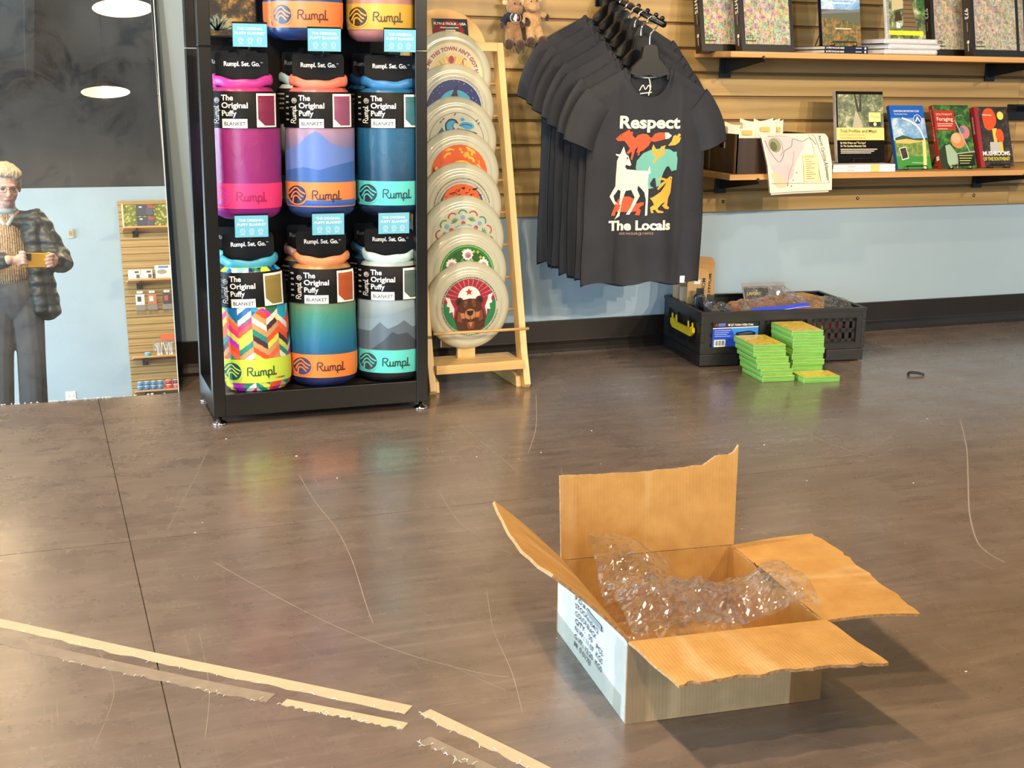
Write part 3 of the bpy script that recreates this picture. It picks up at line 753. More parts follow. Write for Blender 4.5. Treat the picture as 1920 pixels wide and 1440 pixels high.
def roses():
    it = [('e', (0, 0, .082, .082), C('#2f7d33')), ring(.078, .002, C('#9cc08a')), ('e', (0, 0, .07, .07), C('#2c5a30'))]
    rs = random.Random(4)
    for k in range(26):
        a = rs.uniform(0.1, PI - .1); r = rs.uniform(.03, .068); it.append(('p', star(r * cos(a), r * sin(a), .006, 4, .5), C(rs.choice(('#b9b63a', '#5f9a3c', '#e3dfb0')))))
    for a in (28, 62, 90, 118, 152, 210, 270, 330):
        if a in (62, 118): continue
        x, y = .054 * cos(math.radians(a)), .054 * sin(math.radians(a)); it += [('p', star(x, y, .0175, 11, .82), C('#f0ebe6')), ('e', (x + .001, y - .002, .0095, .009), C('#c98a9c')), ('e', (x + .002, y - .004, .005, .005), C('#a8607a'))]
    return it
def leaf():
    it = []; g, r, b = C('#3f8f5a'), C('#b8483c'), C('#6aa8cc')
    for i in range(15):
        a = i * 2 * PI / 15; x, y = .074 * cos(a), .074 * sin(a)
        it += [('s', [(x + .013 * cos(a + t), y + .013 * sin(a + t)) for t in [-1.3 + .26 * q for q in range(11)]], .0036, r if i % 2 else g)]
        if i % 2: 
            for t in (-1.1, -.55, 0, .55, 1.1):
                q = a + t; it.append(('p', [(.058 * cos(a), .058 * sin(a)), (.058 * cos(a) + .009 * cos(q - .2), .058 * sin(a) + .009 * sin(q - .2)), (.058 * cos(a) + .015 * cos(q), .058 * sin(a) + .015 * sin(q)), (.058 * cos(a) + .009 * cos(q + .2), .058 * sin(a) + .009 * sin(q + .2))], g))
        else: it += [('e', (.066 * cos(a), .066 * sin(a), .0065, .0065), b), ('e', (.05 * cos(a), .05 * sin(a), .006, .006), r)]
        it += [('s', [(.046 * cos(a + t), .046 * sin(a + t)) for t in (-.16, -.05, .05, .16)], .003, b)]
    return it + [ring(.034, .004, g), ('e', (0, .0, .012, .012), r)]
def ember():
    it = [('e', (0, 0, .067, .067), C('#1f5068')), ('p', ell(0, .012, .058, .055), C('#e2622c'))]; rs = random.Random(9)
    for k in range(70):
        x, y = rs.uniform(-.055, .055), rs.uniform(-.03, .06)
        if x * x + y * y > .062 ** 2 or (abs(x) < .02 and y < .035): continue
        L = rs.uniform(.006, .02); it.append(('p', [(x, y), (x + L, y + rs.uniform(.001, .004)), (x + L * .6, y - .0025)], C(rs.choice(('#23201c', '#23201c', '#8a3418')))))
    it += [('e', (.002, .018, .02, .008), C('#f0894a')), ('p', [(-.066, -.01), (-.05, .012), (-.03, -.002), (-.02, -.02), (-.05, -.044)], C('#174a63')), ('p', [(.066, -.01), (.048, .008), (.03, -.004), (.02, -.02), (.05, -.044)], C('#174a63'))]
    return it + ticks(.083, .1, 3.2, 60, C('#3a3a3c'), .0018) + ticks(.074, .2, 3.0, 60, C('#6a6a70'), .0015)
def sunrise():
    it = [('e', (0, 0, .085, .085), C('#e0602a'))]; rs = random.Random(5)
    for k in range(26):
        a = rs.uniform(.1, PI - .1); r = rs.uniform(.05, .078); L = rs.uniform(.1, .4)
        it.append(('s', [((r + .004 * sin(q * 9)) * cos(a + q), (r + .004 * sin(q * 9)) * sin(a + q)) for q in [L * i / 7 for i in range(8)]], rs.uniform(.003, .007), C(rs.choice(('#e3b23c', '#e8c048', '#d9562a')))))
    it += [('e', (.005, .0, .05, .05), C('#dd5a26')), ('e', (.006, -.002, .043, .043), C('#d9c23c')), ('p', [(-.035, .014), (-.01, .026), (-.002, .035), (.004, .034), (.012, .026), (.042, .034), (.02, .02), (-.005, .017)], C('#4c5a36')), ('e', (.0, .032, .005, .004), C('#23241c')), ('p', [(-.083, -.01), (-.078, .02), (-.068, -.0), (-.07, -.03)], C('#33401f')), ('p', [(.083, -.01), (.076, .004), (.07, -.02)], C('#2a3018'))]
    return it
def wave():
    nv, sk = C('#16305c'), C('#3f9cc8'); it = [ring(.082, .0012, C('#5a5a60'))]
    it += [('p', smooth2([(-.034, .03), (-.036, .05), (-.022, .064), (-.004, .062), (.004, .05), (-.006, .053), (-.012, .044), (-.006, .034), (-.02, .026), (-.034, .03)], 4), nv), ('p', smooth2([(-.03, .034), (-.031, .05), (-.02, .059), (-.006, .057), (-.014, .046), (-.012, .036), (-.03, .034)], 4), sk)]
    it += [('p', smooth2([(.004, .047), (.02, .056), (.046, .052), (.05, .04), (.03, .036), (.004, .047)], 4), sk), ('s', smooth2([(.008, .045), (.025, .05), (.045, .045)], 4), .002, nv), ('s', smooth2([(.0, .036), (.03, .032), (.06, .024)], 4), .004, nv), ('e', (.016, .063, .006, .005), sk), ('p', [(-.06, .018), (-.045, .04), (-.038, .03), (-.036, .01), (-.06, .0)], C('#2a6a78')), ('e', (0, -.02, .05, .035), sk), ('s', smooth2([(-.05, -.01), (0, .01), (.05, -.01)], 5), .004, nv)]
    for a, b in ((-.052, .052), (-.044, .06), (.062, .05), (-.01, .074), (.056, .058)): it.append(('s', [(a, b), (a + .006, b + .006)], .0025, nv))
    return it
def moon():
    nv = C('#1c2a6c'); it = [ring(.087, .0015, C('#7a8aa8')), ('e', (0, 0, .0825, .0825), nv), ('p', ell(.004, .0, .054, .054), C('#45a0c4'))]
    rs = random.Random(8)
    for k in range(24):
        a = rs.uniform(0, 2 * PI); r = rs.uniform(.06, .078); it.append(('e', (r * cos(a), r * sin(a), .001, .001, 0, 2 * PI, 6), C('#c8d4ee')))
    it += [('p', [(-.018, .0), (-.012, .034), (.0, .058), (.006, .068), (.012, .062), (.006, .05), (.012, .03), (.022, .014), (.03, .01), (.044, .03), (.05, .032), (.04, .012), (.03, .0)], C('#241a38')), ('p', [(-.026, .01), (-.014, .03), (-.012, .004)], C('#b0807c')), ('p', [(-.02, -.06), (.03, -.06), (.03, .0), (-.018, .0)], C('#241a38'))]
    return it + ticks(.0905, .6, 2.6, 60, C('#6a6a74'), .0014)
def town():
    rd = C('#9c2f38'); it = [('e', (0, 0, .094, .094), C('#e2cf8a')), ('e', (0, 0, .0895, .0895), C('#d8d0b4')), ('e', (0, 0, .066, .066), C('#dcc884'))]
    for i in range(13):
        a = .15 + i * (PI - .3) / 12; it.append(('p', [(.024 * cos(a), .024 * sin(a)), (.056 * cos(a + .05), .056 * sin(a + .05)), (.056 * cos(a - .05), .056 * sin(a - .05))], C(('#e0bc4a', '#d98a5a')[i % 2])))
    it += [('e', (0, .046, .0085, .011), rd), ('e', (0, .03, .006, .008), rd), ('e', (0, .0, .03, .024), C('#d9b04a')), ('s', [(.036, .03), (.034, .044), (.04, .05), (.045, .044)], .0022, rd)]
    it.append(('t', "DON'T TELL ME THIS TOWN AIN'T GOT NO HEART", 0, 0, .0155, {'bold': .03, 'arc': (.0715, PI / 2), 'align': 'c', 'fit': .33}, rd))
    return it
DISCS = [(bear, 'bear face and red rays'), (roses, 'white roses on a green circle'), (leaf, 'green leaf and red arc ring'), (ember, 'orange and black circle over blue'), (sunrise, 'orange circle around a yellow sun'), (wave, 'blue curling waves'), (moon, 'navy night circle with teal moon'), (town, 'arched red lettering and yellow rays')]
for k, (f, nm) in enumerate(DISCS):
    z = .235 + .0912 * k
    t = thing('flying_disc', 'cream plastic flying disc printed with ' + nm, 'flying disc', (1.146, 3.337 + .27 * z, z), (-.015, random.uniform(-.05, .05), 0), 'flying discs on the pine stand')
    link('disc_body', disc_me, t)
    art(t, f(), lambda u, v, e: (u, -e, v), .0005, .00004, None)

# ------------------------------------------------------------------ plush moose pair
def fur(c, c2): 
    t = NT('plush_fur'); n = t.noise(t.coord(), 160, 4, .7); t.set(Base_Color=t.ramp(n, [(.3, c), (.7, c2)]), Roughness=.95)
    t.b.inputs['Sheen Weight'].default_value = .5; t.bump(n, .9, .004); return t.m
F1, F2, F3, F4 = fur('#7d5836', '#a47c50'), fur('#b07f48', '#d8b07a'), fur('#2c1710', '#4a2a1c'), fur('#c9a878', '#e2c79c')
bmp = lambda p: .0012 * mnoise.noise(p * 300)
def plush(label, x, z, body, tee, lean):
    t = thing('plush_moose', label, 'plush toy', (x, 3.727, z), (0, lean, 0), 'plush moose pair on the slatted wall')
    b = MB(); ellipsoid(b, (0, 0, .065), (.028, .024, .036)); ellipsoid(b, (0, -.005, .115), (.026, .022, .026)); ellipsoid(b, (0, -.022, .105), (.02, .016, .014))
    for s in (-1, 1): capsule(b, (s * .012, -.008, .04), .014, (s * .016, -.018, .014), .012)
    remesh(b, 'body', body, .003, t, 3, disp=bmp)
    for s in (-1, 1):
        f = MB(); ellipsoid(f, (s * .019, -.026, .006), (.0155, .012, .0165)); remesh(f, 'foot', F3, .003, t, 2, disp=bmp)
        a = MB(); capsule(a, (s * .024, -.004, .085), .010, (s * .038, -.014, .066 if s < 0 else .078), .010); remesh(a, 'arm', body if not tee else pm('#141c34', .9), .003, t, 2)
        h = MB(); ellipsoid(h, (s * .041, -.017, .060 if s < 0 else .074), (.009, .008, .012)); remesh(h, 'hoof', F3, .003, t, 2, disp=bmp)
        e = MB(); ellipsoid(e, (s * .028, .002, .126), (.011, .004, .009)); remesh(e, 'ear', F4, .003, t, 2)
        MB().lathe([(0, -.0025), (.002, -.0015), (.0025, 0), (0, .0025)], 10).build('eye', pm('#120a08', .15), t, True, loc=(s * .009, -.028, .124))
        n = MB(); capsule(n, (s * .012, 0, .138), .005, (s * .03, 0, .155), .007); capsule(n, (s * .022, 0, .147), .004, (s * .018, 0, .165), .005); remesh(n, 'antler', F4, .003, t, 2)
    if tee:
        q = MB(); ellipsoid(q, (0, -.002, .082), (.031, .027, .021)); remesh(q, 'tee_shirt', pm('#141a2c', .85), .003, t, 2)
        yf = lambda u, v, e: (u, -.002 - (.027 + e) * sqrt(max(.05, 1 - (u / .034) ** 2 - ((v - .082) / .03) ** 2)), v)
        art(t, [('e', (-.003, .083, .017, .0165), pm('#cfcdc6', .6)), ('e', (-.003, .083, .0155, .015), pm('#15161c', .6)), ('p', [(-.012, .078), (-.006, .094), (.0, .093), (-.001, .072)], M_WHITE), ('r', (.0, .08, .006, .088), pm('#c2452a', .6)), ('p', [(-.014, .073), (-.006, .07), (.006, .072), (.0, .075)], pm('#c9a08a', .6))], yf, .0025, .0001, .006)
    MB().tube([(0, .02, .12), (0, .035, .16), (0, .041, .19)], .0015, 6).build('hang_loop', M_INK, t)
plush('brown plush moose wearing a navy shirt with round badge', 1.386, .962, F1, True, .05)
plush('tan plush moose without a shirt beside its dressed twin', 1.458, .972, F2, False, -.1)
# ================================================================== t-shirts on the faceout arm
def cloth_mat(c):
    t = NT('jersey'); v = t.coord(rand=True); n = t.noise(v, 500, 2); n2 = t.noise(v, 14, 4)
    l = lin(c); r = t.new('ValToRGB'); e = r.color_ramp.elements; e[0].position = .3; e[1].position = .75
    e[0].color = tuple(x * .86 for x in l[:3]) + (1,); e[1].color = tuple(x * 1.15 for x in l[:3]) + (1,)
    t.link(n2, r.inputs[0]); t.set(Base_Color=r.outputs[0], Roughness=.85); pass
    t.bump(n, .15, .001); return t.m
M_TEE = cloth_mat('#25282f'); M_RIB = cloth_mat('#22252b')
TL = .62                                  # garment length; local origin at the neck's back top centre, z down
def tee_w(z):                             # half width of the trunk at height z (0 top, -TL hem)
    if z < -.17: return .183 + .004 * sin(z * 9)
    if z < -.045: return .183 - .010 * (z + .17) / .125
    return .0
def front_y(x, z, ph=0.0):
    w = .186; q = min(1, abs(x) / w); d = .030 * min(1, .35 + (-z) / .2)
    y = -d * sqrt(max(0, 1 - q ** 4))
    lo = max(0, (-z - .2) / .42)
    y -= lo * .010 * sin(x * 34 + ph) + lo * .006 * sin(x * 71 + 1.7 * ph + z * 6)
    y -= .0035 * math.exp(-((x + .098) / .007) ** 2) + .0035 * math.exp(-((x - .102) / .007) ** 2)
    y += .0022 * sin(z * 31 + ph)
    return y
def tee_body(ph):
    b = MB(); nx, nz = 56, 64
    NECK = .070
    def top(x):                           # shoulder line
        a = abs(x)
        if a < NECK: return 0.0
        return -.052 * min(1.4, (a - NECK) / .1)
    def scoop(x, front):
        if abs(x) >= NECK: return 0
        k = sqrt(1 - (x / NECK) ** 2); return -(.082 if front else .014) * k
    def pt(u, v, front):
        x = (u * 2 - 1) * .186
        zt = top(x) + scoop(x, front); zb = -TL + .006 * sin(x * 40 + ph) + (.004 if front else -.004)
        z = zt + (zb - zt) * v
        w = .183 + .003 * sin(z * 9)
        x2 = x / .186 * w
        if v > .25: x2 += .004 * sin(z * 14 + ph) * (v - .25)
        y = front_y(x, z, ph) if front else .028 * sqrt(max(0, 1 - (abs(x) / .186) ** 4)) * min(1, .35 - z / .2) + .006 * sin(x * 30 + ph)
        if v < .06 and abs(x) >= NECK * .98: y *= v / .06
        if v < .06 and abs(x) < NECK: y = y * (.6 + .4 * v / .06) + (-.014 if front else .014) * (1 - v / .06)
        return (x2, y, z)
    b.grid(lambda u, v: pt(u, v, True), nx, nz); b.grid(lambda u, v: pt(u, v, False), nx, nz)
    for s in (-1, 1):                     # sleeves: flattened tapering tubes that droop
        def sl(u, v):
            a = 2 * PI * u
            c = Vector((s * (.140 + .062 * sin(v * 1.45)), .0, -.100 - .118 * v ** 1.15))
            an = .82 - .42 * v; side = Vector((s * cos(an), 0, sin(an)))
            h = .062 - .010 * v; dd = .024 + .008 * v
            p = c + side * (h * cos(a)) + Vector((0, 1, 0)) * (dd * sin(a) * (1 + .25 * sin(3 * a + ph)))
            return p
        b.grid(sl, 26, 14, True)
    return b
def collar_ring():
    P = []
    for i in range(48):
        a = 2 * PI * i / 48; s_ = sin(a); k = abs(s_)
        P.append((.070 * cos(a), (-.020 if s_ < 0 else .013) * (.25 + .75 * k) * (1 if k > .02 else .5), (-.083 if s_ < 0 else -.014) * k ** .9 - .003))
    return P + [P[0]]
def collar_pts(front):
    out = []
    for i in range(25):
        x = -.070 + .140 * i / 24; k = sqrt(max(0, 1 - (x / .070) ** 2)); out.append((x, (-.020 if front else .012) * (.3 + .7 * k) + 0, (-.084 if front else -.014) * k - .001))
    return out
def collar_band(front):
    P = collar_pts(front); b = MB()
    def fn(u, v):
        i = min(24, int(round(u * 24))); p = Vector(P[i]); q = PI * 2 * v
        c = Vector((0, 0, -.042)); rad = (Vector((p.x, 0, p.z)) - c).normalized()
        return p + rad * (.008 * cos(q)) + Vector((0, .0032 * sin(q), 0))
    return b.grid(fn, 24, 8, False, True)
cb = [MB().tube(collar_ring(), .0062, 8, False).mesh('collar_rib', M_RIB, True)]
bodies = [tee_body(p).mesh('shirt_body', M_TEE, True) for p in (.4, 2.1, 4.0)]
hq = MB(); hfn = lambda u, v, w: (u, w, v)
hq.prism([(-.060, -.012), (-.052, .004), (-.026, .03), (-.02, .062), (-.012, .068), (.012, .068), (.02, .062), (.026, .03), (.052, .004), (.060, -.012), (.03, -.022), (0, -.016), (-.03, -.022)], -.009, .009, hfn)
for s in (-1, 1): hq.prism([(s * .055, -.004), (s * .13, -.052), (s * .135, -.066), (s * .12, -.070), (s * .055, -.026)], -.0035, .0035, hfn)
hm = hq.mesh('hanger_body', pm('#08080a', .35))
hk = MB().tube(bez([(0, 0, .06), (0, 0, .086), (.006, 0, .098), (.020, 0, .112), (.018, 0, .130), (.004, 0, .138), (-.008, 0, .130), (-.0095, 0, .122)], 6), .0024, 8).mesh('hook', M_CHROME, True)
arm = thing('faceout_arm', 'black slanted hanging arm clipped to the slatted wall', 'hanging arm', (0, 0, 0))
def az(y): return 1.040 + (y - 3.40) * .26
MB().box(1.675, 3.764, 1.09, 1.717, 3.77, 1.18).build('wall_plate', M_BLK, arm, bevel=.002)
MB().tube([(1.696, 3.766, az(3.766)), (1.696, 3.335, az(3.335))], .0095, 12).build('bar', M_BLK, arm, True)
for y in (3.345, 3.385, 3.44, 3.5): 
    st2 = MB(); ellipsoid(st2, (1.696, y, az(y) + .014), (.007, .007, .007), n=10); st2.build('stud', M_BLK, arm, True)
ORDER = ('frontmost', 'second', 'third', 'fourth', 'fifth', 'sixth', 'rearmost')
for k in range(7):
    y = (3.385 if k else 3.370) + .052 * k; s = 1 + .035 * k; z = .902 + .026 * k; x = 1.672 + .004 * k
    yaw = (-.10, .02, -.05, .03, -.02, .04, 0)[k]
    lab = 'charcoal t-shirt with an animal print reading Respect The Locals' if k == 0 else 'plain backed charcoal t-shirt, %s on the hanging arm' % ORDER[k]
    t = thing('tee_shirt', lab, 't-shirt', (x, y, z), (0, 0, yaw), 'charcoal t-shirts on the hanging arm'); t.scale = (s, .62 if k else .8, s)
    link('shirt_body', bodies[k % 3], t); link('collar_rib', cb[0], t)
    h = thing('clothes_hanger', 'black plastic hanger holding the %s charcoal t-shirt' % ORDER[k], 'hanger', (x, y, z - .002), (0, 0, yaw), 'black plastic hangers')
    link('hanger_body', hm, h); o = link('hook', hk, h); o.scale = (1, 1, (az(y) + .016 - z) / .138)
    if k == 0:
        S0 = lambda u, v, e: (u, front_y(u, v, .4) - .0012 - e, v)
        cr, rd, te, ye = pm('#efe8d6', .7), pm('#e2562f', .7), pm('#6fb5a6', .7), pm('#e6a93c', .7)
        # print coordinates: measured on the picture, 979 x 1440 crop; U, V map to the chest
        U = lambda px: -.116 + (px - 100) * .2145 / 740; V = lambda py: -.128 - (py - 75) * .345 / 1285
        P = lambda *q: [(U(a), V(b)) for a, b in q]
        fox = P((148, 328), (190, 290), (225, 270), (292, 230), (298, 255), (328, 255), (325, 295), (355, 322), (380, 290), (430, 275), (480, 280), (515, 315), (525, 318), (560, 275), (600, 262), (665, 262), (670, 332), (620, 345), (560, 360), (520, 352), (495, 400), (440, 450), (405, 465), (398, 505), (380, 498), (385, 470), (368, 475), (385, 410), (355, 440), (345, 480), (325, 550), (310, 545), (320, 480), (318, 462), (285, 488), (262, 480), (300, 430), (265, 380), (240, 350), (170, 352))
        deer = P((150, 485), (190, 492), (205, 480), (235, 408), (258, 485), (285, 510), (318, 598), (305, 615), (262, 600), (255, 625), (275, 650), (330, 655), (460, 665), (495, 670), (512, 615), (525, 690), (505, 705), (500, 800), (512, 880), (512, 1000), (508, 1145), (485, 1150), (490, 980), (472, 900), (430, 850), (400, 825), (395, 870), (425, 935), (375, 1030), (320, 1135), (285, 1135), (330, 1060), (370, 950), (330, 870), (275, 880), (240, 990), (220, 1150), (160, 1188), (200, 1120), (215, 1000), (222, 880), (195, 865), (145, 935), (160, 985), (195, 1020), (188, 1042), (155, 1025), (105, 940), (160, 830), (160, 720), (165, 560), (185, 515), (155, 500))
        bearp = P((365, 640), (375, 560), (440, 480), (530, 440), (620, 430), (720, 438), (770, 470), (785, 462), (800, 470), (795, 490), (808, 540), (803, 660), (770, 665), (750, 675), (715, 618), (690, 625), (660, 680), (635, 760), (630, 820), (590, 840), (575, 745), (555, 745), (525, 800), (530, 830), (565, 850), (500, 865), (485, 830), (500, 700), (460, 665), (380, 655))
        bird1 = P((545, 385), (570, 430), (600, 470), (625, 410), (675, 395), (660, 450), (665, 490), (620, 520), (590, 535), (560, 585), (540, 575), (575, 520), (540, 490), (530, 430))
        bird2 = P((700, 402), (740, 350), (755, 300), (780, 285), (790, 300), (815, 270), (835, 285), (815, 320), (838, 310), (820, 365), (780, 395))
        rabbit = P((595, 745), (650, 740), (700, 755), (735, 725), (760, 735), (755, 800), (750, 900), (725, 960), (715, 1040), (742, 1065), (730, 1082), (690, 1075), (655, 1040), (680, 1020), (685, 1000), (650, 1025), (610, 1070), (620, 1090), (675, 1105), (670, 1120), (610, 1118), (585, 1085), (560, 1090), (575, 1120), (545, 1120), (535, 1060), (575, 1030), (555, 990), (530, 960), (560, 950), (640, 890), (690, 810), (690, 795), (610, 875), (600, 860), (635, 800), (680, 775), (650, 765), (605, 765))
        turtle = P((145, 1085), (165, 1030), (200, 970), (250, 940), (310, 940), (360, 965), (395, 1020), (435, 1005), (470, 1005), (470, 1030), (430, 1055), (420, 1070), (440, 1090), (425, 1145), (375, 1140), (395, 1100), (330, 1110), (200, 1105), (175, 1100), (165, 1145), (125, 1143))
        it = [('t', 'Respect', (U(180) + U(825)) / 2, V(215), .0475, {'bold': .035, 'align': 'c', 'fit': U(825) - U(180)}, cr), ('p', fox, rd), ('p', P((665, 262), (700, 262), (740, 295), (710, 325), (672, 332)), cr), ('p', bearp, te), ('p', bird1, ye), ('p', bird2, ye), ('p', turtle, rd), ('p', rabbit, ye), ('p', deer, cr),
              ('t', 'The Locals', (U(100) + U(755)) / 2, V(1300), .038, {'bold': .038, 'align': 'c', 'fit': U(755) - U(100)}, cr), ('t', 'GIVE WILDLIFE   A CHANCE', (U(220) + U(575)) / 2, V(1352), .009, {'align': 'c', 'fit': U(575) - U(220)}, pm('#c9a184', .7)),
              ('s', ell(U(432), V(1345), .004, .004) + [(U(432) + .004, V(1345))], .001, pm('#c9a184', .7)), ('e', (U(275), V(533), .0022, .003), M_INK), ('e', (U(212), V(295), .002, .0016), M_INK), ('e', (U(742), V(755), .0018, .0018), M_INK)]
        art(t, it, S0, .0006, .00008, .012, split=['upper_lettering', 'fox_print', 'tail_tip_print', 'bear_print', 'bird_print', 'songbird_print', 'turtle_print', 'rabbit_print', 'deer_print', 'lower_lettering', 'small_lettering', 'small_lettering', 'deer_eye', 'fox_eye', 'rabbit_eye'])
        box_obj('hem_label', (.118, front_y(.125, -.6, .4) - .0035, -.619, .138, front_y(.125, -.6, .4) - .002, -.598), M_WHITE, t)
        lab_t = lambda u, v, e: (u, .0145 - e, v)
        art(t, [('s', [(-.05, -.014), (-.03, -.020), (0, -.023), (.03, -.020), (.05, -.014)], .009, cr), ('s', smooth2([(-.022, -.062), (-.012, -.046), (-.004, -.058), (.006, -.046), (.012, -.06)], 4), .003, cr), ('s', [(-.02, -.07), (.016, -.066)], .003, cr), ('s', [(.006, -.026), (.012, -.05), (.006, -.075)], .0035, cr)], lab_t, .0006, .0001, .01, 'neck_print')
# ================================================================== wall shelves
M_SHELF = wood('shelf_maple', '#c08a4e', '#d2a264', '#ddb27a', 0, .4, .8, .02, .7)
M_SHELFEND = pm('#8f7450', .6)
def shelf(label, x0, x1, z, bx):
    t = thing('wall_shelf', label, 'shelf', (0, 0, 0), group='maple shelves on the slatted wall')
    box_obj('board', (x0, 3.5355, z, x1, 3.7695, z + .0175), M_SHELF, t, .0008)
    for x in bx:
        br = MB().box(x - .021, 3.763, z - .062, x + .021, 3.7698, z - .0006)
        br.prism([(3.763, z - .0006), (3.763, z - .048), (3.545, z - .016), (3.530, z - .014), (3.527, z - .004), (3.528, z + .005), (3.532, z + .006), (3.5335, z - .0006)], x - .003, x + .003, lambda u, v, w: (w, u, v))
        br.build('bracket', M_BLK, t, bevel=.0008)
shelf('upper maple wall shelf carrying jigsaw boxes and hiking guides', 2.032, 3.75, .9415, (2.145, 3.215))
shelf('lower maple wall shelf carrying a cloth map and field guides', 2.050, 3.44, .5665, (2.15, 3.205))
ZU, ZL = .9590, .5840

def voro(name, sc, sat=1.0, dark='#2a241c', bias=0):
    t = NT(name); v = t.coord(rand=False)
    a = t.new('TexVoronoi'); a.inputs['Scale'].default_value = sc; t.link(v, a.inputs['Vector'])
    h = t.new('HueSaturation'); h.inputs['Saturation'].default_value = sat; h.inputs['Value'].default_value = 1.0; t.link(a.outputs['Color'], h.inputs['Color'])
    n = t.noise(v, sc * 2.5, 4, .7)
    m = t.mix(.55, t.mix(.8, h.outputs[0], t.ramp(t.noise(v, sc * 1.3, 3, .6), [(.35, '#4a4438'), (.5, '#c9c0a8'), (.65, '#fff8e8')]), 'MULTIPLY'), t.ramp(n, [(.3, '#2a2018'), (.45, '#8a7a58'), (.55, '#d8d0b8'), (.65, '#b0582a'), (.75, '#efe9d8')]))
    t.set(Base_Color=t.mix(.12, m, '#6a6252', 'MULTIPLY'), Roughness=.35); return t.m
M_PUZ = voro('jigsaw_picture', 62, .85); M_PUZ2 = voro('jigsaw_picture_green', 75, .5, '#5a5a44')
M_PBOX = pm('#2a2019', .3, var=.3, vs=12); M_PBLK = pm('#14110f', .3)
def puzzle(label, x, y, w, lean, pic, yaw=0.0, num='973'):
    t = thing('jigsaw_box', label, 'jigsaw box', (x, y, ZU + .0015), (-lean, 0, yaw), 'jigsaw boxes on the upper shelf')
    h, d = .30, .042
    b = MB(); b.box(-w / 2, .003, 0, w / 2, d, h); b.build('box_body', M_PBOX, t, bevel=.0012)
    box_obj('lid_rim', (-w / 2 - .001, 0, -.0005, w / 2 + .001, .0028, h + .001), M_PBLK, t)
    MB().grid(lambda u, v: (-w / 2 + .012 + (w - .024) * u, -.0006, .022 + (h - .04) * v), 1, 1).build('picture', pic, t)
    side = lambda u, v, e: (-w / 2 - .0012 - e, .036 - u, v)
    art(t, [('t', num, .008, .162, .024, {'bold': .02, 'rot': -PI / 2}, M_WHITE), ('s', [(.018, .085), (.018, .115)], .006, pm('#7a7670', .4)), ('e', (.018, .05, .006, .006), M_WHITE), ('s', [(.018, .042), (.018, .02)], .006, pm('#a8a49c', .4))], side, .0004)
    art(t, [('t', 'HTS', -w / 2 + .016, .04, .014, {'bold': .03}, pm('#3a3630', .4)), ('s', [(-w / 2 + .012, .032), (-w / 2 + .05, .032)], .004, pm('#4a3a30', .4))], flat(.0008), .0004)
puzzle('brown jigsaw box with collage picture at the end of the upper shelf', 2.0665, 3.632, .164, .22, M_PUZ, num='HTS')
puzzle('brown jigsaw box half hidden behind its twin beside the autumn guide', 2.2335, 3.632, .164, .22, M_PUZ, num='HTS')
puzzle('brown jigsaw box leaning in front of two alike boxes', 2.180, 3.562, .185, .22, M_PUZ, num='HTS')
puzzle('black jigsaw box standing beside the spiral trail book', 2.955, 3.632, .195, .22, M_PUZ2)
puzzle('black jigsaw box leaning in front of two black ones', 3.062, 3.562, .195, .22, M_PUZ2)
puzzle('black jigsaw box at the far end behind the leaning one', 3.156, 3.632, .195, .2, M_PUZ2)

# ---- books
def book(label, name, x, y, z, w, h, d, lean, yaw, cover, spine, items, spine_items=None, stand=True, group=None):
    t = thing(name, label, 'book', (x, y, z), (-lean, 0, yaw), group)
    box_obj('pages', (-w / 2 + .002, .0015, .002, w / 2 - .003, d - .0015, h - .003), pm('#e6e0d0', .8), t)
    cv = MB(); cv.box(-w / 2, 0, 0, w / 2, .0012, h); cv.box(-w / 2, d - .0012, 0, w / 2, d, h); cv.build('cover', cover, t)
    box_obj('spine', (-w / 2 - .0008, 0, 0, -w / 2 + .0012, d, h), spine, t)
    if items: art(t, items, flat(0, -w / 2, 0), .0004, .00008, None, 'cover_print', 'cover_lettering')
    if spine_items: art(t, spine_items, lambda u, v, e: (-w / 2 - .0008 - e, d - u, v), .0004, .00008, None, 'spine_print', 'spine_lettering')
    return t
def easel(label, x, y, z, w, lean):
    t = thing('book_easel', label, 'book easel', (x, y, z), group='black wire book easels'); b = MB()
    for s in (-1, 1):
        xx = s * w * .28
        b.tube(bez([(xx, -.004, .014), (xx, -.012, .010), (xx, -.010, .0022), (xx, .0, .0022), (xx, .045, .0022), (xx, .075, .0022)], 4), .0016, 6)
        b.tube([(xx, .012 + .0, .003), (xx * .7, .034 + .10 * math.tan(lean), .105), (xx * .7, .115, .0022)], .0016, 6)
    b.tube([(-w * .28, -.004, .014), (w * .28, -.004, .014)], .0016, 6)
    b.build('wire', M_BLK, t, True)
M_FOR = forest_mat('forest_print', [(.3, '#15180f'), (.44, '#3a4a2a'), (.54, '#6f7a4c'), (.64, '#c4c8a2'), (.74, '#3c3428')], 30)
M_HILL = forest_mat('hill_print', [(.3, '#1e2414'), (.46, '#4a5128'), (.56, '#8a6a2c'), (.68, '#c8702a')], 60)
M_GRN = forest_mat('leaf_print', [(.3, '#0d140a'), (.46, '#1f4a1c'), (.6, '#4c8a35'), (.75, '#8fbf5a')], 34)
M_DRK = forest_mat('bark_print', [(.3, '#0d0b09'), (.5, '#2c241d'), (.66, '#5c4a3c'), (.78, '#a89888')], 46)
M_MEAD = forest_mat('meadow_print', [(.3, '#3f5c2a'), (.5, '#6d8a3e'), (.65, '#a8b060'), (.8, '#d4c47a')], 60)
M_SKY = forest_mat('sky_print', [(.3, '#3c78b8'), (.5, '#7aa8d4'), (.62, '#c9dcea'), (.75, '#f0f4f6')], 14)
P_ = lambda c, r=.35: pm(c, r, 0, .25)
w, h = .146, .23
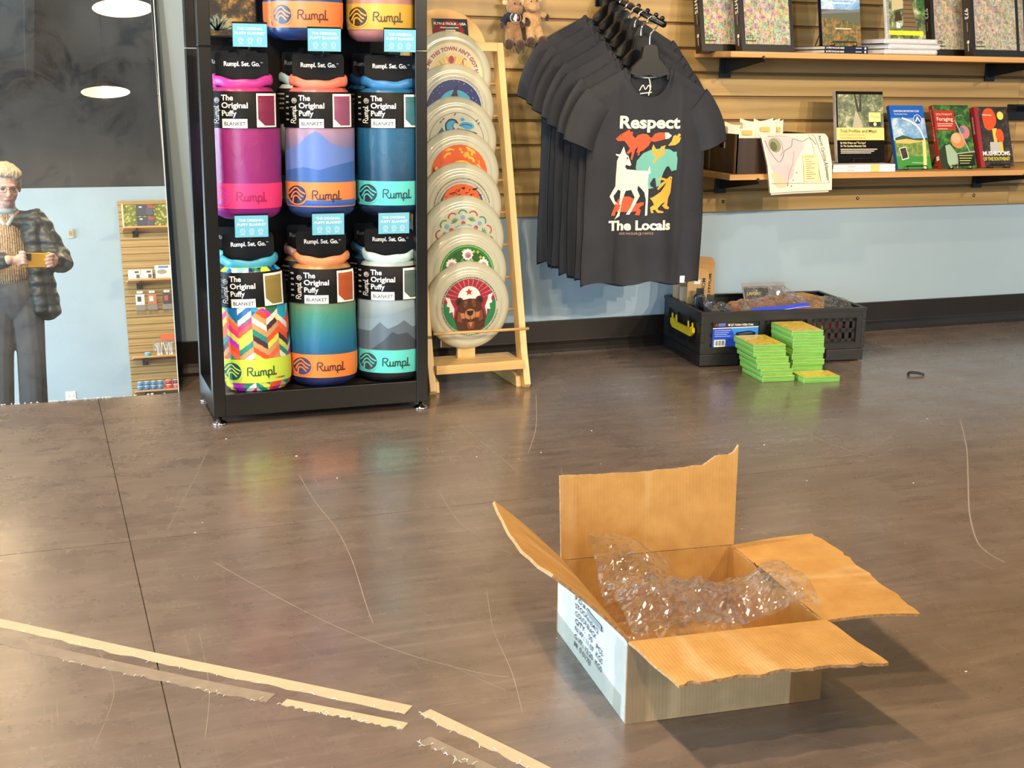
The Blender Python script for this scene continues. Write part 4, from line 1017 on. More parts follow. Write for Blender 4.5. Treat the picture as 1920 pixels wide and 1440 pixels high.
book('hiking guide with blue sky over autumn hills on the upper shelf', 'guide_book', 2.462, 3.582, ZU + .024, w, h, .016, .2, .0, P_('#10182c'), P_('#131a30'),
     [('r', (.0, .0, w, .115), M_HILL), ('p', [(0, .112), (.03, .118), (.06, .113), (.1, .118), (w, .112), (w, .07), (.07, .085), (0, .09)], P_('#5a5f4e')), ('r', (0, .115, w, h), M_SKY), ('p', [(0, .105), (.05, .117), (.09, .112), (w, .12), (w, .11), (0, .1)], P_('#6f7480')),
      ('t', '25 SPECTACULAR HIKES', w / 2, .145, .0115, {'bold': .03, 'align': 'c', 'fit': .12}, M_WHITE), ('s', [(.04, .136), (.11, .136)], .004, M_WHITE), ('s', [(.05, .055), (.11, .055)], .003, P_('#d8d0b8')), ('r', (.0, .2, w, h), P_('#f0eee6'))])
easel('black wire easel under the autumn hiking guide', 2.462, 3.575, ZU + .0235, .15, .2)
for k in range(2):
    t = thing('navy_book', 'navy paperback lying %s of the pair under the autumn guide' % ('at the bottom' if k == 0 else 'on top'), 'book', (2.463, 3.560, ZU + .001 + .0112 * k), (0, 0, .01 * k), 'navy paperbacks under the autumn guide')
    box_obj('pages', (-.078, .001, .001, .081, .2, .0095), M_WHITE, t)
    b = MB(); b.box(-.08, 0, 0, .083, .2, .001); b.box(-.08, 0, .0095, .083, .2, .0105); b.box(-.08, -.0006, 0, .083, .0006, .0105); b.build('cover', P_('#141c38'), t)
    art(t, [('t', '25 SPECTACULAR HIKES', -.076, .0028, .0072, {'bold': .02, 'fit': .068}, M_WHITE), ('s', [(.035, .0055), (.058, .0055)], .0032, P_('#aab0c4')), ('e', (.072, .0055, .0035, .0035), M_WHITE)], flat(.0008), .0004)
# spiral books
def spiral_mesh(L, r, turns, axis):
    pts = []
    n = turns * 8
    for i in range(n + 1):
        a = 2 * PI * i / 8; q = L * i / n
        pts.append((q, r * cos(a), r * sin(a)) if axis == 'x' else (r * cos(a), r * sin(a), q))
    return MB().tube(pts, .0011, 5)
M_WIRE = pm('#e9e9ea', .35, .1)
for k in range(3):
    t = thing('spiral_trail_book', 'white spiral bound book lying %s of the pile of three' % ('lowest', 'in the middle', 'topmost')[k], 'book', (2.71 + (.0, .012, -.004)[k], 3.548, ZU + .001 + .0165 * k), (0, 0, (-.01, .03, -.02)[k]), 'spiral bound books lying in a pile')
    box_obj('pages', (-.105, .006, .002, .095, .185, .0145), pm('#dfe4ea', .7), t)
    box_obj('cover', (-.106, .005, .0145, .096, .186, .0152), P_('#b9cfe2'), t)
    o = spiral_mesh(.2, .0078, 44, 'x').build('wire_binding', M_WIRE, t, True); o.location = (-.105, .004, .0082)
w, h = .150, .24
t = book('spiral bound trail book with a wooden steps photo on its cover', 'spiral_trail_book', 2.712, 3.585, ZU + .0515, w, h, .012, .22, .0, M_FOR, P_('#e9e9e4'),
         [('r', (.012, .02, w, h), M_FOR), ('p', [(.02, .09), (.03, .2), (.07, .24), (.085, .16), (.07, .1)], P_('#b8ab86')), ('p', [(.062, .03), (.118, .03), (.088, .18), (.07, .18)], P_('#6f5c40')), ('r', (.004, .012, w - .01, .026), P_('#e8dc2c')), ('p', [(.1, .24), (w, .24), (w, .06), (.12, .11)], M_GRN), ('p', [(.035, .035), (.052, .034), (.048, .05), (.036, .055)], P_('#c9d0dc')), ('p', [(.03, .055), (.06, .06), (.052, .09), (.034, .085)], P_('#3a2c22'))]
         + [('s', [(.064, .04 + .014 * k), (.115 - .003 * k, .04 + .014 * k)], .002, P_('#3c3020')) for k in range(9)])
o = spiral_mesh(h, .0085, 52, 'z').build('wire_binding', M_WIRE, t, True); o.location = (-w / 2 + .002, .004, 0)

# ---- lower shelf: map holder and cloth map
hb = thing('map_holder', 'dark wooden open box with a slotted side holding folded maps', 'holder', (2.135, 3.560, ZL + .0012), (0, 0, 0))
M_DW = wood('dark_walnut', '#1e130c', '#2e1e14', '#3c291c', 2, .5)
sd = MB()
hx0 = -.052; 
# left side built around its slot
sd.box(hx0, 0, 0, hx0 + .006, .2, .075); sd.box(hx0, 0, .097, hx0 + .006, .2, .122); sd.box(hx0, 0, .075, hx0 + .006, .07, .097); sd.box(hx0, .115, .075, hx0 + .006, .2, .097)
sd.build('slotted_side', M_DW, hb)
box_obj('end_batten', (hx0 - .0006, .0, .0, hx0 + .0064, .012, .1225), pm('#7a6448', .5), hb); box_obj('end_batten', (hx0 - .0006, .165, .0, hx0 + .0064, .176, .1225), pm('#8f7858', .5), hb)
box_obj('right_side', (.244, 0, 0, .25, .2, .122), M_DW, hb); box_obj('floor_board', (hx0 + .006, 0, 0, .244, .2, .006), M_DW, hb); box_obj('back_board', (hx0 + .006, .194, .006, .244, .2, .12), M_DW, hb); box_obj('front_board', (hx0 + .006, 0, .006, .244, .006, .11), M_DW, hb)
M_PAP = pm('#e9e4cf', .7, var=.06, vs=20)
for k, (x, yy, ht, dx) in enumerate(((.0, .06, .155, .05), (.075, .075, .165, .062), (.132, .105, .163, .05))):
    t = thing('folded_map', 'cream folded map standing in the dark holder, %s' % ('next to the slotted side', 'tallest in the middle', 'behind the cloth map')[k], 'map', (2.135 + x, 3.560 + yy, ZL + .008), (0, 0, 0), 'folded maps in the dark holder')
    MB().grid(lambda u, v: (-dx + 2 * dx * u, .012 * sin(u * 3) + .004 * v, (ht - .006 - .02 * sin(PI * u) * 1.0) * v), 12, 3).build('front_leaf', M_PAP, t)
    MB().grid(lambda u, v: (-dx + 2 * dx * u, .024 + .010 * sin(u * 3), (ht - .003 - .012 * sin(PI * u)) * v), 12, 3).build('back_leaf', M_PAP, t)
    art(t, [('r', (.008, ht - .045, .04, ht - .03), pm('#cfb96a', .7))], lambda u, v, e: (u, .012 * sin((u + dx) / (2 * dx) * 3) - e, v), .002)
mp = thing('cloth_map', 'cream cloth trail map draped over the front of the lower shelf', 'map', (0, 0, 0))
def mapf(u, v, e=0):
    """u 0..1 across, v 0..1 from top to hem"""
    x0 = 2.158 + .028 * v + .0; x1 = 2.405 + .012 * v
    x = x0 + (x1 - x0) * u
    z = .711 - .182 * v + .006 * (u - .5) * v
    y = 3.546 - .024 * min(1, v * 1.9) - .004 * v * (1 + sin(u * 7 + v * 2))
    if v < .06: y += (.06 - v) * .25; z += -.002 * (.06 - v) / .06
    return (x, y - e, z)
mb = MB(); mb.grid(lambda u, v: mapf(u, v), 30, 26); mb.build('cloth', M_PAP, mp, True)
MB().grid(lambda u, v: (lambda p: (p[0] + .004, p[1] + .007, p[2] - .007 * v))(mapf(.02 + .93 * u, v)), 24, 20).build('back_fold', pm('#ded9c6', .7), mp, True)
MB().grid(lambda u, v: (mapf(0, v)[0] + .004 * u - .002, mapf(0, v)[1] + .010 * u, mapf(0, v)[2]), 2, 16).build('left_fold', pm('#dcd8e2', .7), mp, True)
mf = lambda u, v, e: mapf(u, 1 - v, e)
pk, dkl, br = pm('#dcc0c2', .7), pm('#4c4440', .7), pm('#8a7a40', .7)
sq = lambda *q: smooth2(q, 4)
it = [('p', sq((.03, .93), (.3, .97), (.52, .9), (.62, .8), (.52, .62), (.42, .45), (.38, .25), (.2, .2), (.06, .4), (.03, .7), (.03, .93)), pk), ('p', sq((.05, .35), (.2, .3), (.3, .12), (.12, .1), (.05, .35)), pm('#e6c9a8', .7)), ('e', (.17, .8, .09, .12), pm('#8a9068', .7)), ('e', (.15, .78, .05, .08), pm('#5c6248', .7)),
      ('s', sq((.04, .88), (.08, .7), (.18, .52), (.26, .6), (.3, .7), (.42, .78), (.46, .9), (.6, .86), (.72, .92), (.8, .8)), .008, dkl), ('s', sq((.1, .96), (.25, .9), (.28, .72), (.22, .62)), .006, dkl), ('s', sq((.45, .7), (.4, .5), (.33, .3), (.3, .1)), .005, pm('#8c5a70', .7)), ('s', [(.03, .16), (.95, .13), (.79, .98)], .006, dkl), ('s', [(.82, .15), (.72, .97)], .004, dkl),
      ('r', (.56, .17, .79, .63), pm('#efe2a8', .7)), ('s', [(.56, .17), (.79, .17), (.79, .63), (.56, .63), (.56, .17)], .003, dkl), ('t', 'LEGEND', .585, .585, .045, {'bold': .01}, br)]
for k in range(10): it.append(('s', [(.60, .55 - .037 * k), (.64 + .1 * ((k * 7) % 5) / 5 + .02, .55 - .037 * k)], .009, pm('#7a6c58', .7)))
it.append(('t', 'North Carolina Arboretum', .845, .955, .075, {'rot': -PI / 2 + .08, 'fit': .78}, dkl))
for a, b in ((.39, .2), (.3, .12), (.45, .33), (.36, .1)): it.append(('e', (a, b, .008, .01), dkl))
art(mp, it, mf, .0012, .00006, .05)

# ---- lower shelf books
w, h = .178, .232
book('black trail guide titled Trail Profiles and Maps with a forest photo', 'guide_book', 2.575, 3.590, ZL + .030, w, h, .016, .2, -.06, pm('#0c0807', .6, 0, .08), P_('#c9c9c6'),
     [('r', (.006, .112, w, .222), M_FOR), ('p', [(.06, .114), (.1, .114), (.082, .16), (.072, .168)], P_('#b0a890')), ('p', [(.078, .165), (.068, .222), (.074, .222), (.086, .17), (.09, .222), (.096, .222), (.095, .165)], P_('#2c2820')), ('r', (0, .072, w + .0005, .113), P_('#e6cf7c')), ('r', (.122, .117, .167, .163), P_('#ecd98c')), ('r', (.122, .117, .167, .132), P_('#1c1714')), ('e', (.145, .1245, .006, .006), P_('#f0e6b8')), ('s', [(.126, .148), (.133, .154), (.142, .148), (.163, .148)], .0012, P_('#7a6a40')),
      ('t', 'Trail Profiles and Maps', .012, .097, .0145, {'bold': .01, 'fit': .138}, P_('#3a342a')), ('t', 'From Clingmans Dome to', .012, .087, .009, {'fit': .09}, P_('#a08a50')), ('t', 'Mount Mitchell and Beyond', .012, .0765, .009, {'fit': .095}, P_('#a08a50')), ('t', 'for The Carolina Mountain Club', .012, .05, .009, {'bold': .02, 'fit': .096}, P_('#e8dcb0')), ('t', 'By Walt Weber and "The Gang"', .012, .06, .009, {'bold': .02, 'fit': .096}, P_('#e8dcb0'))] + [('s', [(.012, .042 - .006 * k), (.15 - .012 * k, .042 - .006 * k)], .003, P_('#c9c4b8')) for k in range(3)])
easel('black wire easel under the black trail guide', 2.575, 3.585, ZL + .0275, .15, .2)
for k in range(2):
    t = thing('white_book', 'white paperback lying %s under the black trail guide' % ('lowest' if k == 0 else 'uppermost'), 'book', (2.56, 3.545, ZL + .001 + .0125 * k), (0, 0, -.01 + .015 * k), 'white paperbacks under the black trail guide')
    box_obj('pages', (-.12, .001, .001, .115, .18, .011), M_WHITE, t); b = MB(); b.box(-.125, 0, 0, .117, .182, .0012); b.box(-.125, 0, .0108, .117, .182, .012); b.box(-.125, -.0006, 0, .117, .0008, .012); b.build('cover', P_('#efeff0', .35), t, bevel=.0006)
    art(t, [('r', (.02, .001, .055, .011), P_('#e3cf74')), ('s', [(-.07, .006), (-.04, .006)], .003, P_('#b8b8bc'))], flat(.0008), .0004)
w, h = .138, .222
book('blue and green mountain club guide with sky and meadow cover', 'guide_book', 2.800, 3.600, ZL + .004, w, h, .014, .36, .0, P_('#1c5cb8'), P_('#1f5fb4'),
     [('r', (0, .175, w, h), P_('#1d5fc0')), ('r', (0, .1, w, .178), M_SKY), ('r', (.002, .042, w, .1), M_MEAD), ('p', [(.006, .108), (.04, .118), (.08, .106), (w, .108), (w, .094), (.05, .1), (.006, .098)], P_('#3c5440')), ('p', [(.006, .1), (.05, .105), (.09, .1), (w, .098), (.06, .088), (.006, .09)], P_('#cdb86a')), ('s', sq((.045, .178), (.08, .165), (.11, .14), (.125, .1)), .006, P_('#eef0f0')), ('r', (0, 0, w, .045), P_('#3f8a3c')), ('s', [(.11, .0), (.115, .03), (.122, .1)], .014, P_('#d8d68a')), ('e', (.108, .172, .017, .018), P_('#2a66b8')), ('s', ell(.108, .172, .016, .017) + [(.124, .172)], .0018, M_WHITE), ('p', [(.096, .165), (.108, .184), (.12, .165), (.114, .165), (.108, .176), (.102, .165)], M_WHITE), ('p', [(.022, .03), (.05, .037), (.045, .078), (.016, .072)], M_WHITE), ('p', [(.024, .034), (.047, .04), (.043, .075), (.0185, .07)], M_DRK),
      ('t', 'CAROLINA MOUNTAIN CLUB', .014, .199, .0088, {'bold': .02, 'fit': .104}, M_WHITE), ('t', 'The Hundred Years', .014, .189, .0075, {'fit': .055}, M_WHITE), ('s', [(.06, .022), (.11, .02)], .002, P_('#bcd8b0'))])
easel('black wire easel under the blue mountain club guide', 2.797, 3.595, ZL + .0012, .14, .36)
w, h = .150, .224
book('red and green foraging guide with plums on its cover', 'guide_book', 2.985, 3.602, ZL + .004, w, h, .018, .36, .0, M_GRN, P_('#b02c26'),
     [('r', (0, 0, w, h), M_GRN), ('p', [(0, 0), (.05, 0), (.06, .05), (.03, .09), (0, .06)], P_('#2c3a22')), ('p', [(.03, .08), (.05, .085), (.09, .03), (.04, .0), (.03, .02)], P_('#9fb89c')), ('r', (.002, .135, .085, .205), P_('#b5342a')), ('e', (.086, .098, .030, .028), P_('#d98a52')), ('e', (.08, .106, .02, .018), P_('#e0b08a')), ('e', (.118, .128, .022, .024), P_('#c97a80')), ('e', (.108, .134, .012, .012), P_('#6a7a90')), ('s', [(.085, .17), (.1, .13), (.12, .08), (.13, .055)], .004, P_('#b8b0a8')), ('s', [(.07, .05), (.11, .055), (w, .058)], .004, P_('#b8b0a8')), ('s', [(.078, .05), (.066, .0)], .004, P_('#a8a098')), ('s', sq((.086, .17), (.095, .185), (.12, .188)), .002, P_('#a89890')), ('r', (.075, .008, .145, .05), P_('#1d2418')),
      ('t', 'SOUTHEAST', .009, .187, .0105, {'fit': .068}, P_('#f0dcc0')), ('t', 'Foraging', .009, .168, .019, {'bold': .01, 'fit': .068}, P_('#f6e8d0')), ('s', [(.009, .157), (.075, .157)], .003, P_('#e8c8b0')), ('s', [(.009, .150), (.07, .150)], .003, P_('#e8c8b0')), ('s', [(.009, .139), (.05, .139)], .003, P_('#e8b090'))] + [('s', [(.08, .044 - .009 * k), (.138 - .006 * k, .044 - .009 * k)], .003, P_('#c4c86a' if k < 3 else '#9aa88a')) for k in range(4)],
     [('t', 'Southeast Foraging', .006, .21, .0085, {'rot': -PI / 2, 'fit': .11}, M_WHITE), ('r', (.002, .03, .016, .045), M_WHITE)])
easel('black wire easel under the red foraging guide', 2.985, 3.597, ZL + .0012, .14, .36)
w, h = .142, .214
book('mushroom field guide with red caps and a red spine', 'guide_book', 3.165, 3.620, ZL + .006, w, h, .024, .33, .0, M_DRK, P_('#a03034'),
     [('r', (0, 0, w, h), M_DRK), ('r', (0, 0, .016, h), P_('#9c3036')), ('p', sq((.035, .14), (.03, .18), (.045, .205), (.07, .208), (.085, .19), (.088, .16), (.07, .135), (.05, .13), (.035, .14)), P_('#e0552a')), ('p', [(.066, .135), (.086, .138), (.082, .085), (.068, .085)], P_('#dcc85a')), ('p', [(.05, .088), (.09, .088), (.096, .05), (.046, .05)], P_('#bcbcba')), ('p', sq((.082, .095), (.078, .115), (.09, .134), (.108, .128), (.112, .1), (.1, .085), (.082, .095)), P_('#e2572c')), ('p', [(.088, .088), (.104, .088), (.104, .05), (.09, .05)], P_('#d4bf58')), ('e', (.108, .182, .014, .015), P_('#e8e060')), ('s', [(.03, .185), (.07, .183)], .003, P_('#e0dcd0')),
      ('t', 'MUSHROOMS', .012, .040, .021, {'bold': .03, 'fit': .118}, M_WHITE), ('t', 'OF THE SOUTHEAST', .012, .022, .017, {'bold': .02, 'fit': .115}, P_('#e6d84a'))],
     [('t', 'MUSHROOMS', .008, .18, .010, {'rot': -PI / 2, 'bold': .02}, M_WHITE)])
easel('black wire easel under the mushroom field guide', 3.165, 3.615, ZL + .0012, .13, .33)
bk = MB(); bk.box(3.31, 3.763, .745, 3.40, 3.7698, .80); bk.box(3.352, 3.60, .775, 3.358, 3.763, .795)
tag(bk.build('spare_bracket', M_BLK, bevel=.001), 'black spare shelf bracket behind the mushroom guide', 'bracket')
# ================================================================== folding crate
CW, CD, CH = .560, .325, .172
CA = -.117
crate = thing('folding_crate', 'black plastic folding crate with yellow handle clip standing by the wall', 'crate', (1.906, 3.412, 0), (0, 0, CA))
M_PL = pm('#17181a', .42, var=.15, vs=10); M_PL2 = pm('#1c1d20', .5)
# local: x 0..CW along the front, y 0..CD to the wall
base = MB()
base.box(0, 0, .004, .13, .02, .040); base.box(.21, 0, .004, .35, .02, .040); base.box(.43, 0, .004, CW, .02, .040)
base.box(0, .008, .010, CW, CD - .008, .016); base.box(0, .02, .004, .012, CD, .04); base.box(CW - .012, .02, .004, CW, CD, .04); base.box(0, CD - .014, .004, CW, CD, .04)
base.box(.13, .006, .012, .21, .02, .040); base.box(.35, .006, .012, .43, .02, .040)
base.build('base_tray', M_PL, crate, bevel=.0015)
def wall_panel(L, win, name, fn, slots=True):
    """frame with recessed windows; fn(u, w, z): u along, w depth inward"""
    b = MB(); T = .012
    def bx(u0, z0, u1, z1, w0=0, w1=T):
        q = [fn(u, w, z) for z in (z0, z1) for u, w in ((u0, w0), (u1, w0), (u1, w1), (u0, w1))]; k = len(b.v)
        for p in q: b.vert(p)
        for f in ((0, 3, 2, 1), (4, 5, 6, 7), (0, 1, 5, 4), (1, 2, 6, 5), (2, 3, 7, 6), (3, 0, 4, 7)): b.face([k + i for i in f])
    bx(0, .142, L, CH); bx(-.002, .164, L + .002, CH + .002, -.003, T)
    bx(0, .042, L, .062)
    e = [0] + [x for w in win for x in w] + [L]
    for a, c in zip(e[::2], e[1::2]): bx(a, .062, c, .142)
    for a, c in win:
        if not slots: bx(a, .062, c, .142, .007, .010); continue
        n = 6; g = (c - a) / (n + .35); sw = g * .42
        for r0, r1 in ((.062, .074), (.094, .107), (.130, .142)): bx(a, r0, c, r1, .006, .010)
        x = a
        for k in range(n):
            s = a + g * (k + .45); bx(x, .062, s, .142, .006, .010); x = s + sw
        bx(x, .062, c, .142, .006, .010)
        # bevelled window lips
        bx(a, .0605, c, .0635, .0, .008)
    return b.build(name, M_PL, crate)
wins = [(.030, .195), (.212, .357), (.374, .530)]
wall_panel(CW, wins, 'front_panel', lambda u, w, z: (u, .0 + w, z))
wall_panel(CW, wins, 'back_panel', lambda u, w, z: (u, CD - w, z))
wall_panel(CD - .026, [(.03, .09), (.105, .19), (.205, .27)], 'left_panel', lambda u, w, z: (w, .013 + u, z))
wall_panel(CD - .026, [(.03, .09), (.105, .19), (.205, .27)], 'right_panel', lambda u, w, z: (CW - w, .013 + u, z))
for x in (-.001, CW - .011):
    for k in range(4): box_obj('hinge', (x, -.0015, .05 + .029 * k, x + .012, .012, .075 + .029 * k), M_PL2, crate, .001)
M_YEL = pm('#e8cf18', .4)
yc = MB(); yf = lambda u, v, w: (-.004 - w, u, v)
yc.prism([(.045, .098), (.060, .088), (.215, .088), (.235, .100), (.235, .116), (.215, .120), (.205, .112), (.07, .112), (.06, .120), (.04, .118), (.038, .104)], 0, .009, yf)
for u in (.05, .085, .19, .225): yc.prism([(u - .003, .108), (u + .004, .108), (u + .007, .132), (u + .003, .133)], .001, .006, yf)
yc.build('handle_clip', M_YEL, crate, bevel=.001)
lb = box_obj('label_board', (.040, .0035, .058, .1935, .0052, .142), pm('#1a1a1e', .3), crate)
ax = lambda u, v, e: (.040 + u, .0035 - e, .058 + v)
lw = .153
art(crate, [('r', (0, 0, lw, .064), pm('#2a4cc0', .25)), ('p', [(.06, .064), (lw, .064), (lw, 0), (.1, 0)], pm('#3a86dc', .25)), ('r', (.006, .004, .044, .028), M_WHITE), ('s', [(0, .064), (lw, .066)], .003, pm('#d8d8e0', .3)), ('p', [(.006, .070), (.012, .080), (.017, .070), (.014, .070), (.0115, .076), (.009, .070)], pm('#d0342c', .3)), ('r', (.018, .070, .042, .080), pm('#5a6ac0', .3)), ('t', '48 QT. Folding Utility Crate', .05, .071, .0092, {'bold': .02, 'fit': .085}, M_WHITE), ('p', [(.074, .038), (.092, .028), (.142, .034), (.144, .048), (.126, .054), (.08, .050)], pm('#14161a', .3)), ('p', [(.082, .046), (.094, .040), (.138, .045), (.124, .051)], pm('#3a4a66', .3)), ('s', [(.0765, .040), (.084, .036)], .003, M_YEL)]
    + [('s', [(.009 + .0034 * k, .010), (.009 + .0034 * k, .026)], .0008 + .0007 * (k % 3), M_INK) for k in range(10)] + [('s', [(.006, .057 - .006 * k), (.06 - .006 * (k % 3), .057 - .006 * k)], .0022, pm('#9fb2ec', .3)) for k in range(4)], ax, .0006, .00008, None, 'label_print', 'label_lettering')

# ---- things in the crate (world placement through the crate's frame)
def in_crate(x, y, z):
    c, s = cos(CA), sin(CA); return (1.906 + x * c - y * s, 3.412 + x * s + y * c, z)
M_KRAFT = pm('#b98f58', .7, var=.12, vs=14); M_KRAFT2 = pm('#c39c66', .7, var=.1, vs=14)
for k, (x, y, h, lean) in enumerate(((.112, .275, .284, .02), (.084, .235, .268, .0), (.052, .185, .262, .0))):
    t = thing('kraft_sleeve', 'brown card sleeve lettered down its edge, %s in the crate' % ('tallest at the back', 'between the other two', 'foremost with white sticker')[k], 'card sleeve', in_crate(x, y, .018), (-.03 - lean, .03 - .06 * (k == 0), CA + .05), 'brown card sleeves in the crate')
    w, hh = (.098, .088, .070)[k], h
    poly = [(-w / 2, 0), (w / 2 - .004, 0), (w / 2 + .004, hh - .02), (w / 2, hh - .006), (w / 2 - .008, hh), (-w / 2, hh + .012)]
    MB().prism(poly, -.0035, .0035, lambda u, v, q: (u, q, v)).build('card', (M_KRAFT, M_KRAFT, M_KRAFT2)[k], t, bevel=.001)
    art(t, [('t', 'MOHAKNIL', w / 2 - .020, hh - .028, .0185, {'rot': -PI / 2 - .03, 'bold': .015, 'fit': .095}, M_INK), ('s', [(w / 2 - .018, hh - .128), (w / 2 - .010, hh - .135), (w / 2 - .004, hh - .128)], .003, M_INK)] + ([('r', (w / 2 - .048, hh - .048, w / 2 - .026, hh - .034), pm('#e6e6ea', .5))] if k == 2 else []), flat(.0036), .0005)
t = tag(box_obj('tan_block', (-.018, -.02, 0, .018, .02, .205), pm('#c4a680', .7), None, .002, in_crate(.036, .284, .018), (0, .0, CA)), 'tan upright packet in the back corner of the crate', 'packet')
t = tag(box_obj('cream_card', (-.014, -.004, 0, .014, .004, .2), pm('#cfc4ac', .6), None, .001, in_crate(.030, .232, .018), (0, .0, CA)), 'narrow cream card standing beside the dark pouches', 'card')
for k, (x, y, c, h) in enumerate(((.040, .150, '#2e3338', .195), (.062, .112, '#3a3f45', .180))):
    b = MB(); capsule(b, (0, 0, .03), .02, (0, 0, h - .02), .017, (1.25, .5, 1)); t = thing('glossy_pouch', 'glossy dark pouch standing %s the card sleeves' % ('beside' if k == 0 else 'in front of'), 'pouch', in_crate(x, y, .018), (0, .06, CA), 'glossy dark pouches'); b.build('pouch_body', pm(c, .15), t, True); box_obj('seal', (-.012, -.002, h - .006, .012, .002, h + .012), pm(c, .2), t)
def film_mat(name, tint=(1, 1, 1), fac=.16, rough=.08, haze=.05, bmp=.9, top=.6):
    t = NT(name); tr = t.new('BsdfTransparent'); tr.inputs[0].default_value = tint + (1,)
    g = t.new('BsdfGlossy'); g.inputs['Roughness'].default_value = rough
    d = t.new('BsdfDiffuse'); d.inputs[0].default_value = (.85, .85, .85, 1)
    lw_ = t.new('LayerWeight'); lw_.inputs[0].default_value = .35
    def facets(sc):
        v = t.coord((1, 1, 1)); vo = t.new('TexVoronoi'); vo.inputs['Scale'].default_value = sc; t.link(v, vo.inputs['Vector'])
        c = t.new('VectorMath', operation='SUBTRACT'); t.link(vo.outputs['Color'], c.inputs[0]); c.inputs[1].default_value = (.5, .5, .5)
        q = t.new('VectorMath', operation='DOT_PRODUCT'); t.link(c.outputs[0], q.inputs[0]); t.link(v, q.inputs[1]); return q.outputs['Value']
    hs = t.new('Math', operation='ADD'); t.link(facets(38), hs.inputs[0]); t.link(facets(95), hs.inputs[1]); n = hs.outputs[0]
    mr = t.new('MapRange'); mr.inputs['To Min'].default_value = fac; mr.inputs['To Max'].default_value = top; t.link(lw_.outputs['Facing'], mr.inputs[0])
    m = t.new('MixShader'); t.link(mr.outputs[0], m.inputs[0]); t.link(tr.outputs[0], m.inputs[1]); t.link(g.outputs[0], m.inputs[2])
    m2 = t.new('MixShader'); m2.inputs[0].default_value = haze; t.link(m.outputs[0], m2.inputs[1]); t.link(d.outputs[0], m2.inputs[2])
    bp = t.new('Bump'); bp.inputs['Strength'].default_value = bmp; bp.inputs['Distance'].default_value = .55; t.link(n, bp.inputs['Height']); t.link(bp.outputs[0], g.inputs['Normal'])
    t.link(m2.outputs[0], t.out.inputs[0]); return t.m
M_FILM = film_mat('clear_film', (.97, .96, .93), .14)
def crumple(p, amp, sc, seed):
    q = Vector(p) * sc + Vector((seed, seed * 1.7, -seed)); h = 0; a = 1
    for k in range(4):
        h += a * (1 - 2.0 * abs(mnoise.noise(q))); q = q * 1.9; a *= .55
    return h * amp
def film(name, label, cat, fn, nu, nv, amp, sc, seed, mat=None, group=None):
    b = MB()
    def f(u, v):
        p = Vector(fn(u, v)); c = crumple(p, amp, sc, seed); c2 = crumple(p + Vector((5, 1, 2)), amp, sc, seed + 3)
        return p + Vector((c2 * .6, c2 * .5, c))
    b.grid(f, nu, nv); o = b.build(name, mat or M_FILM, None, False); return tag(o, label, cat, group)
def cw(x, y, z): return Vector(in_crate(x, y, z))
film('clear_bag', 'small clear bag crumpled at the left end of the crate', 'plastic bag', lambda u, v: cw(.035 + .065 * u, .08 + .075 * v - .03 * u, .15 + .062 * (1 - u) * sin(PI * (v * .8 + .15)) ), 18, 18, .004, 28, 2)
film('clear_bag', 'clear cellophane bag lying at the front left corner of the crate', 'plastic bag', lambda u, v: cw(.045 + .085 * u, .03 + .06 * v, .165 + .022 * sin(PI * v) * sin(PI * u)), 18, 18, .005, 30, 5)
film('clear_bag', 'small clear bag tucked in front of the card sleeves', 'plastic bag', lambda u, v: cw(.135 + .045 * u, .02 + .05 * v, .166 + .028 * sin(PI * v) * sin(PI * u)), 12, 12, .004, 34, 7)
film('clear_bag', 'clear cellophane bag with a peak beside the yellow lettered pack', 'plastic bag', lambda u, v: cw(.33 + .14 * u - .03 * v, .03 + .14 * v, .168 + .075 * (v * (1 - u) ** 1.2) ), 24, 20, .005, 24, 11)
film('clear_bag', 'clear cellophane bag crumpled at the right end of the crate', 'plastic bag', lambda u, v: cw(.43 + .1 * u, .03 + .13 * v, .160 + .032 * sin(PI * v) * (1 - .4 * u)), 20, 20, .006, 26, 13)
fl = fur('#5a3018', '#b0743c')
for k, (x0, y0, x1, y1, zz, r) in enumerate(((.148, .072, .375, .115, .170, .016), (.165, .135, .36, .165, .168, .0145))):
    b = MB(); a, c = Vector((0, 0, 0)), Vector((x1 - x0, y1 - y0, .014))
    for i in range(7):
        p = a.lerp(c, i / 6); ellipsoid(b, p + Vector((0, 0, .003 * sin(i * 2))), (.026, r * 1.2, r))
    o = remesh(b, 'fur_strip', fl, .0035, None, 2, in_crate(x0, y0, zz), (0, 0, CA), lambda p: .003 * mnoise.noise(p * 220) + .0015 * mnoise.noise(p * 500))
    tag(o, 'fluffy russet tail strip lying %s in the crate' % ('in the clear zip bag' if k == 0 else 'behind the bagged one'), 'fur strip', 'fluffy russet strips')
zb = thing('zip_bag', 'clear zip bag with blue seal lying along the crate front', 'zip bag', (0, 0, 0))
b = MB(); b.grid(lambda u, v: cw(.15 + .22 * u, .022 + .105 * v, .164 + .010 * u + .034 * sin(PI * min(1, v * 1.1)) * (.7 + .3 * sin(PI * u)) + .002 * sin(u * 40)), 26, 16); b.build('film', M_FILM, zb)
MB().grid(lambda u, v: cw(.175 + .195 * u, .010 + .012 * v, .165 + .013 * u + .013 * v + .0012 * sin(u * 9)), 20, 2).build('blue_seal', pm('#3a4cc4', .3), zb, True)
MB().grid(lambda u, v: cw(.175 + .195 * u, .0095 + .012 * v, .1672 + .013 * u + .0035 * v + .0012 * sin(u * 9)), 20, 1).build('white_seal', pm('#d8d0c4', .4), zb, True)
pk = thing('blister_pack', 'grey blister pack with yellow lettering on a black card', 'blister pack', in_crate(.305, .215, .168), (-.5, 0, CA + .02))
box_obj('card', (-.07, 0, -.02, .085, .003, .062), pm('#8f9296', .35), pk, .001); box_obj('black_card', (-.064, -.002, -.018, .02, -.0002, .042), pm('#121214', .3), pk)
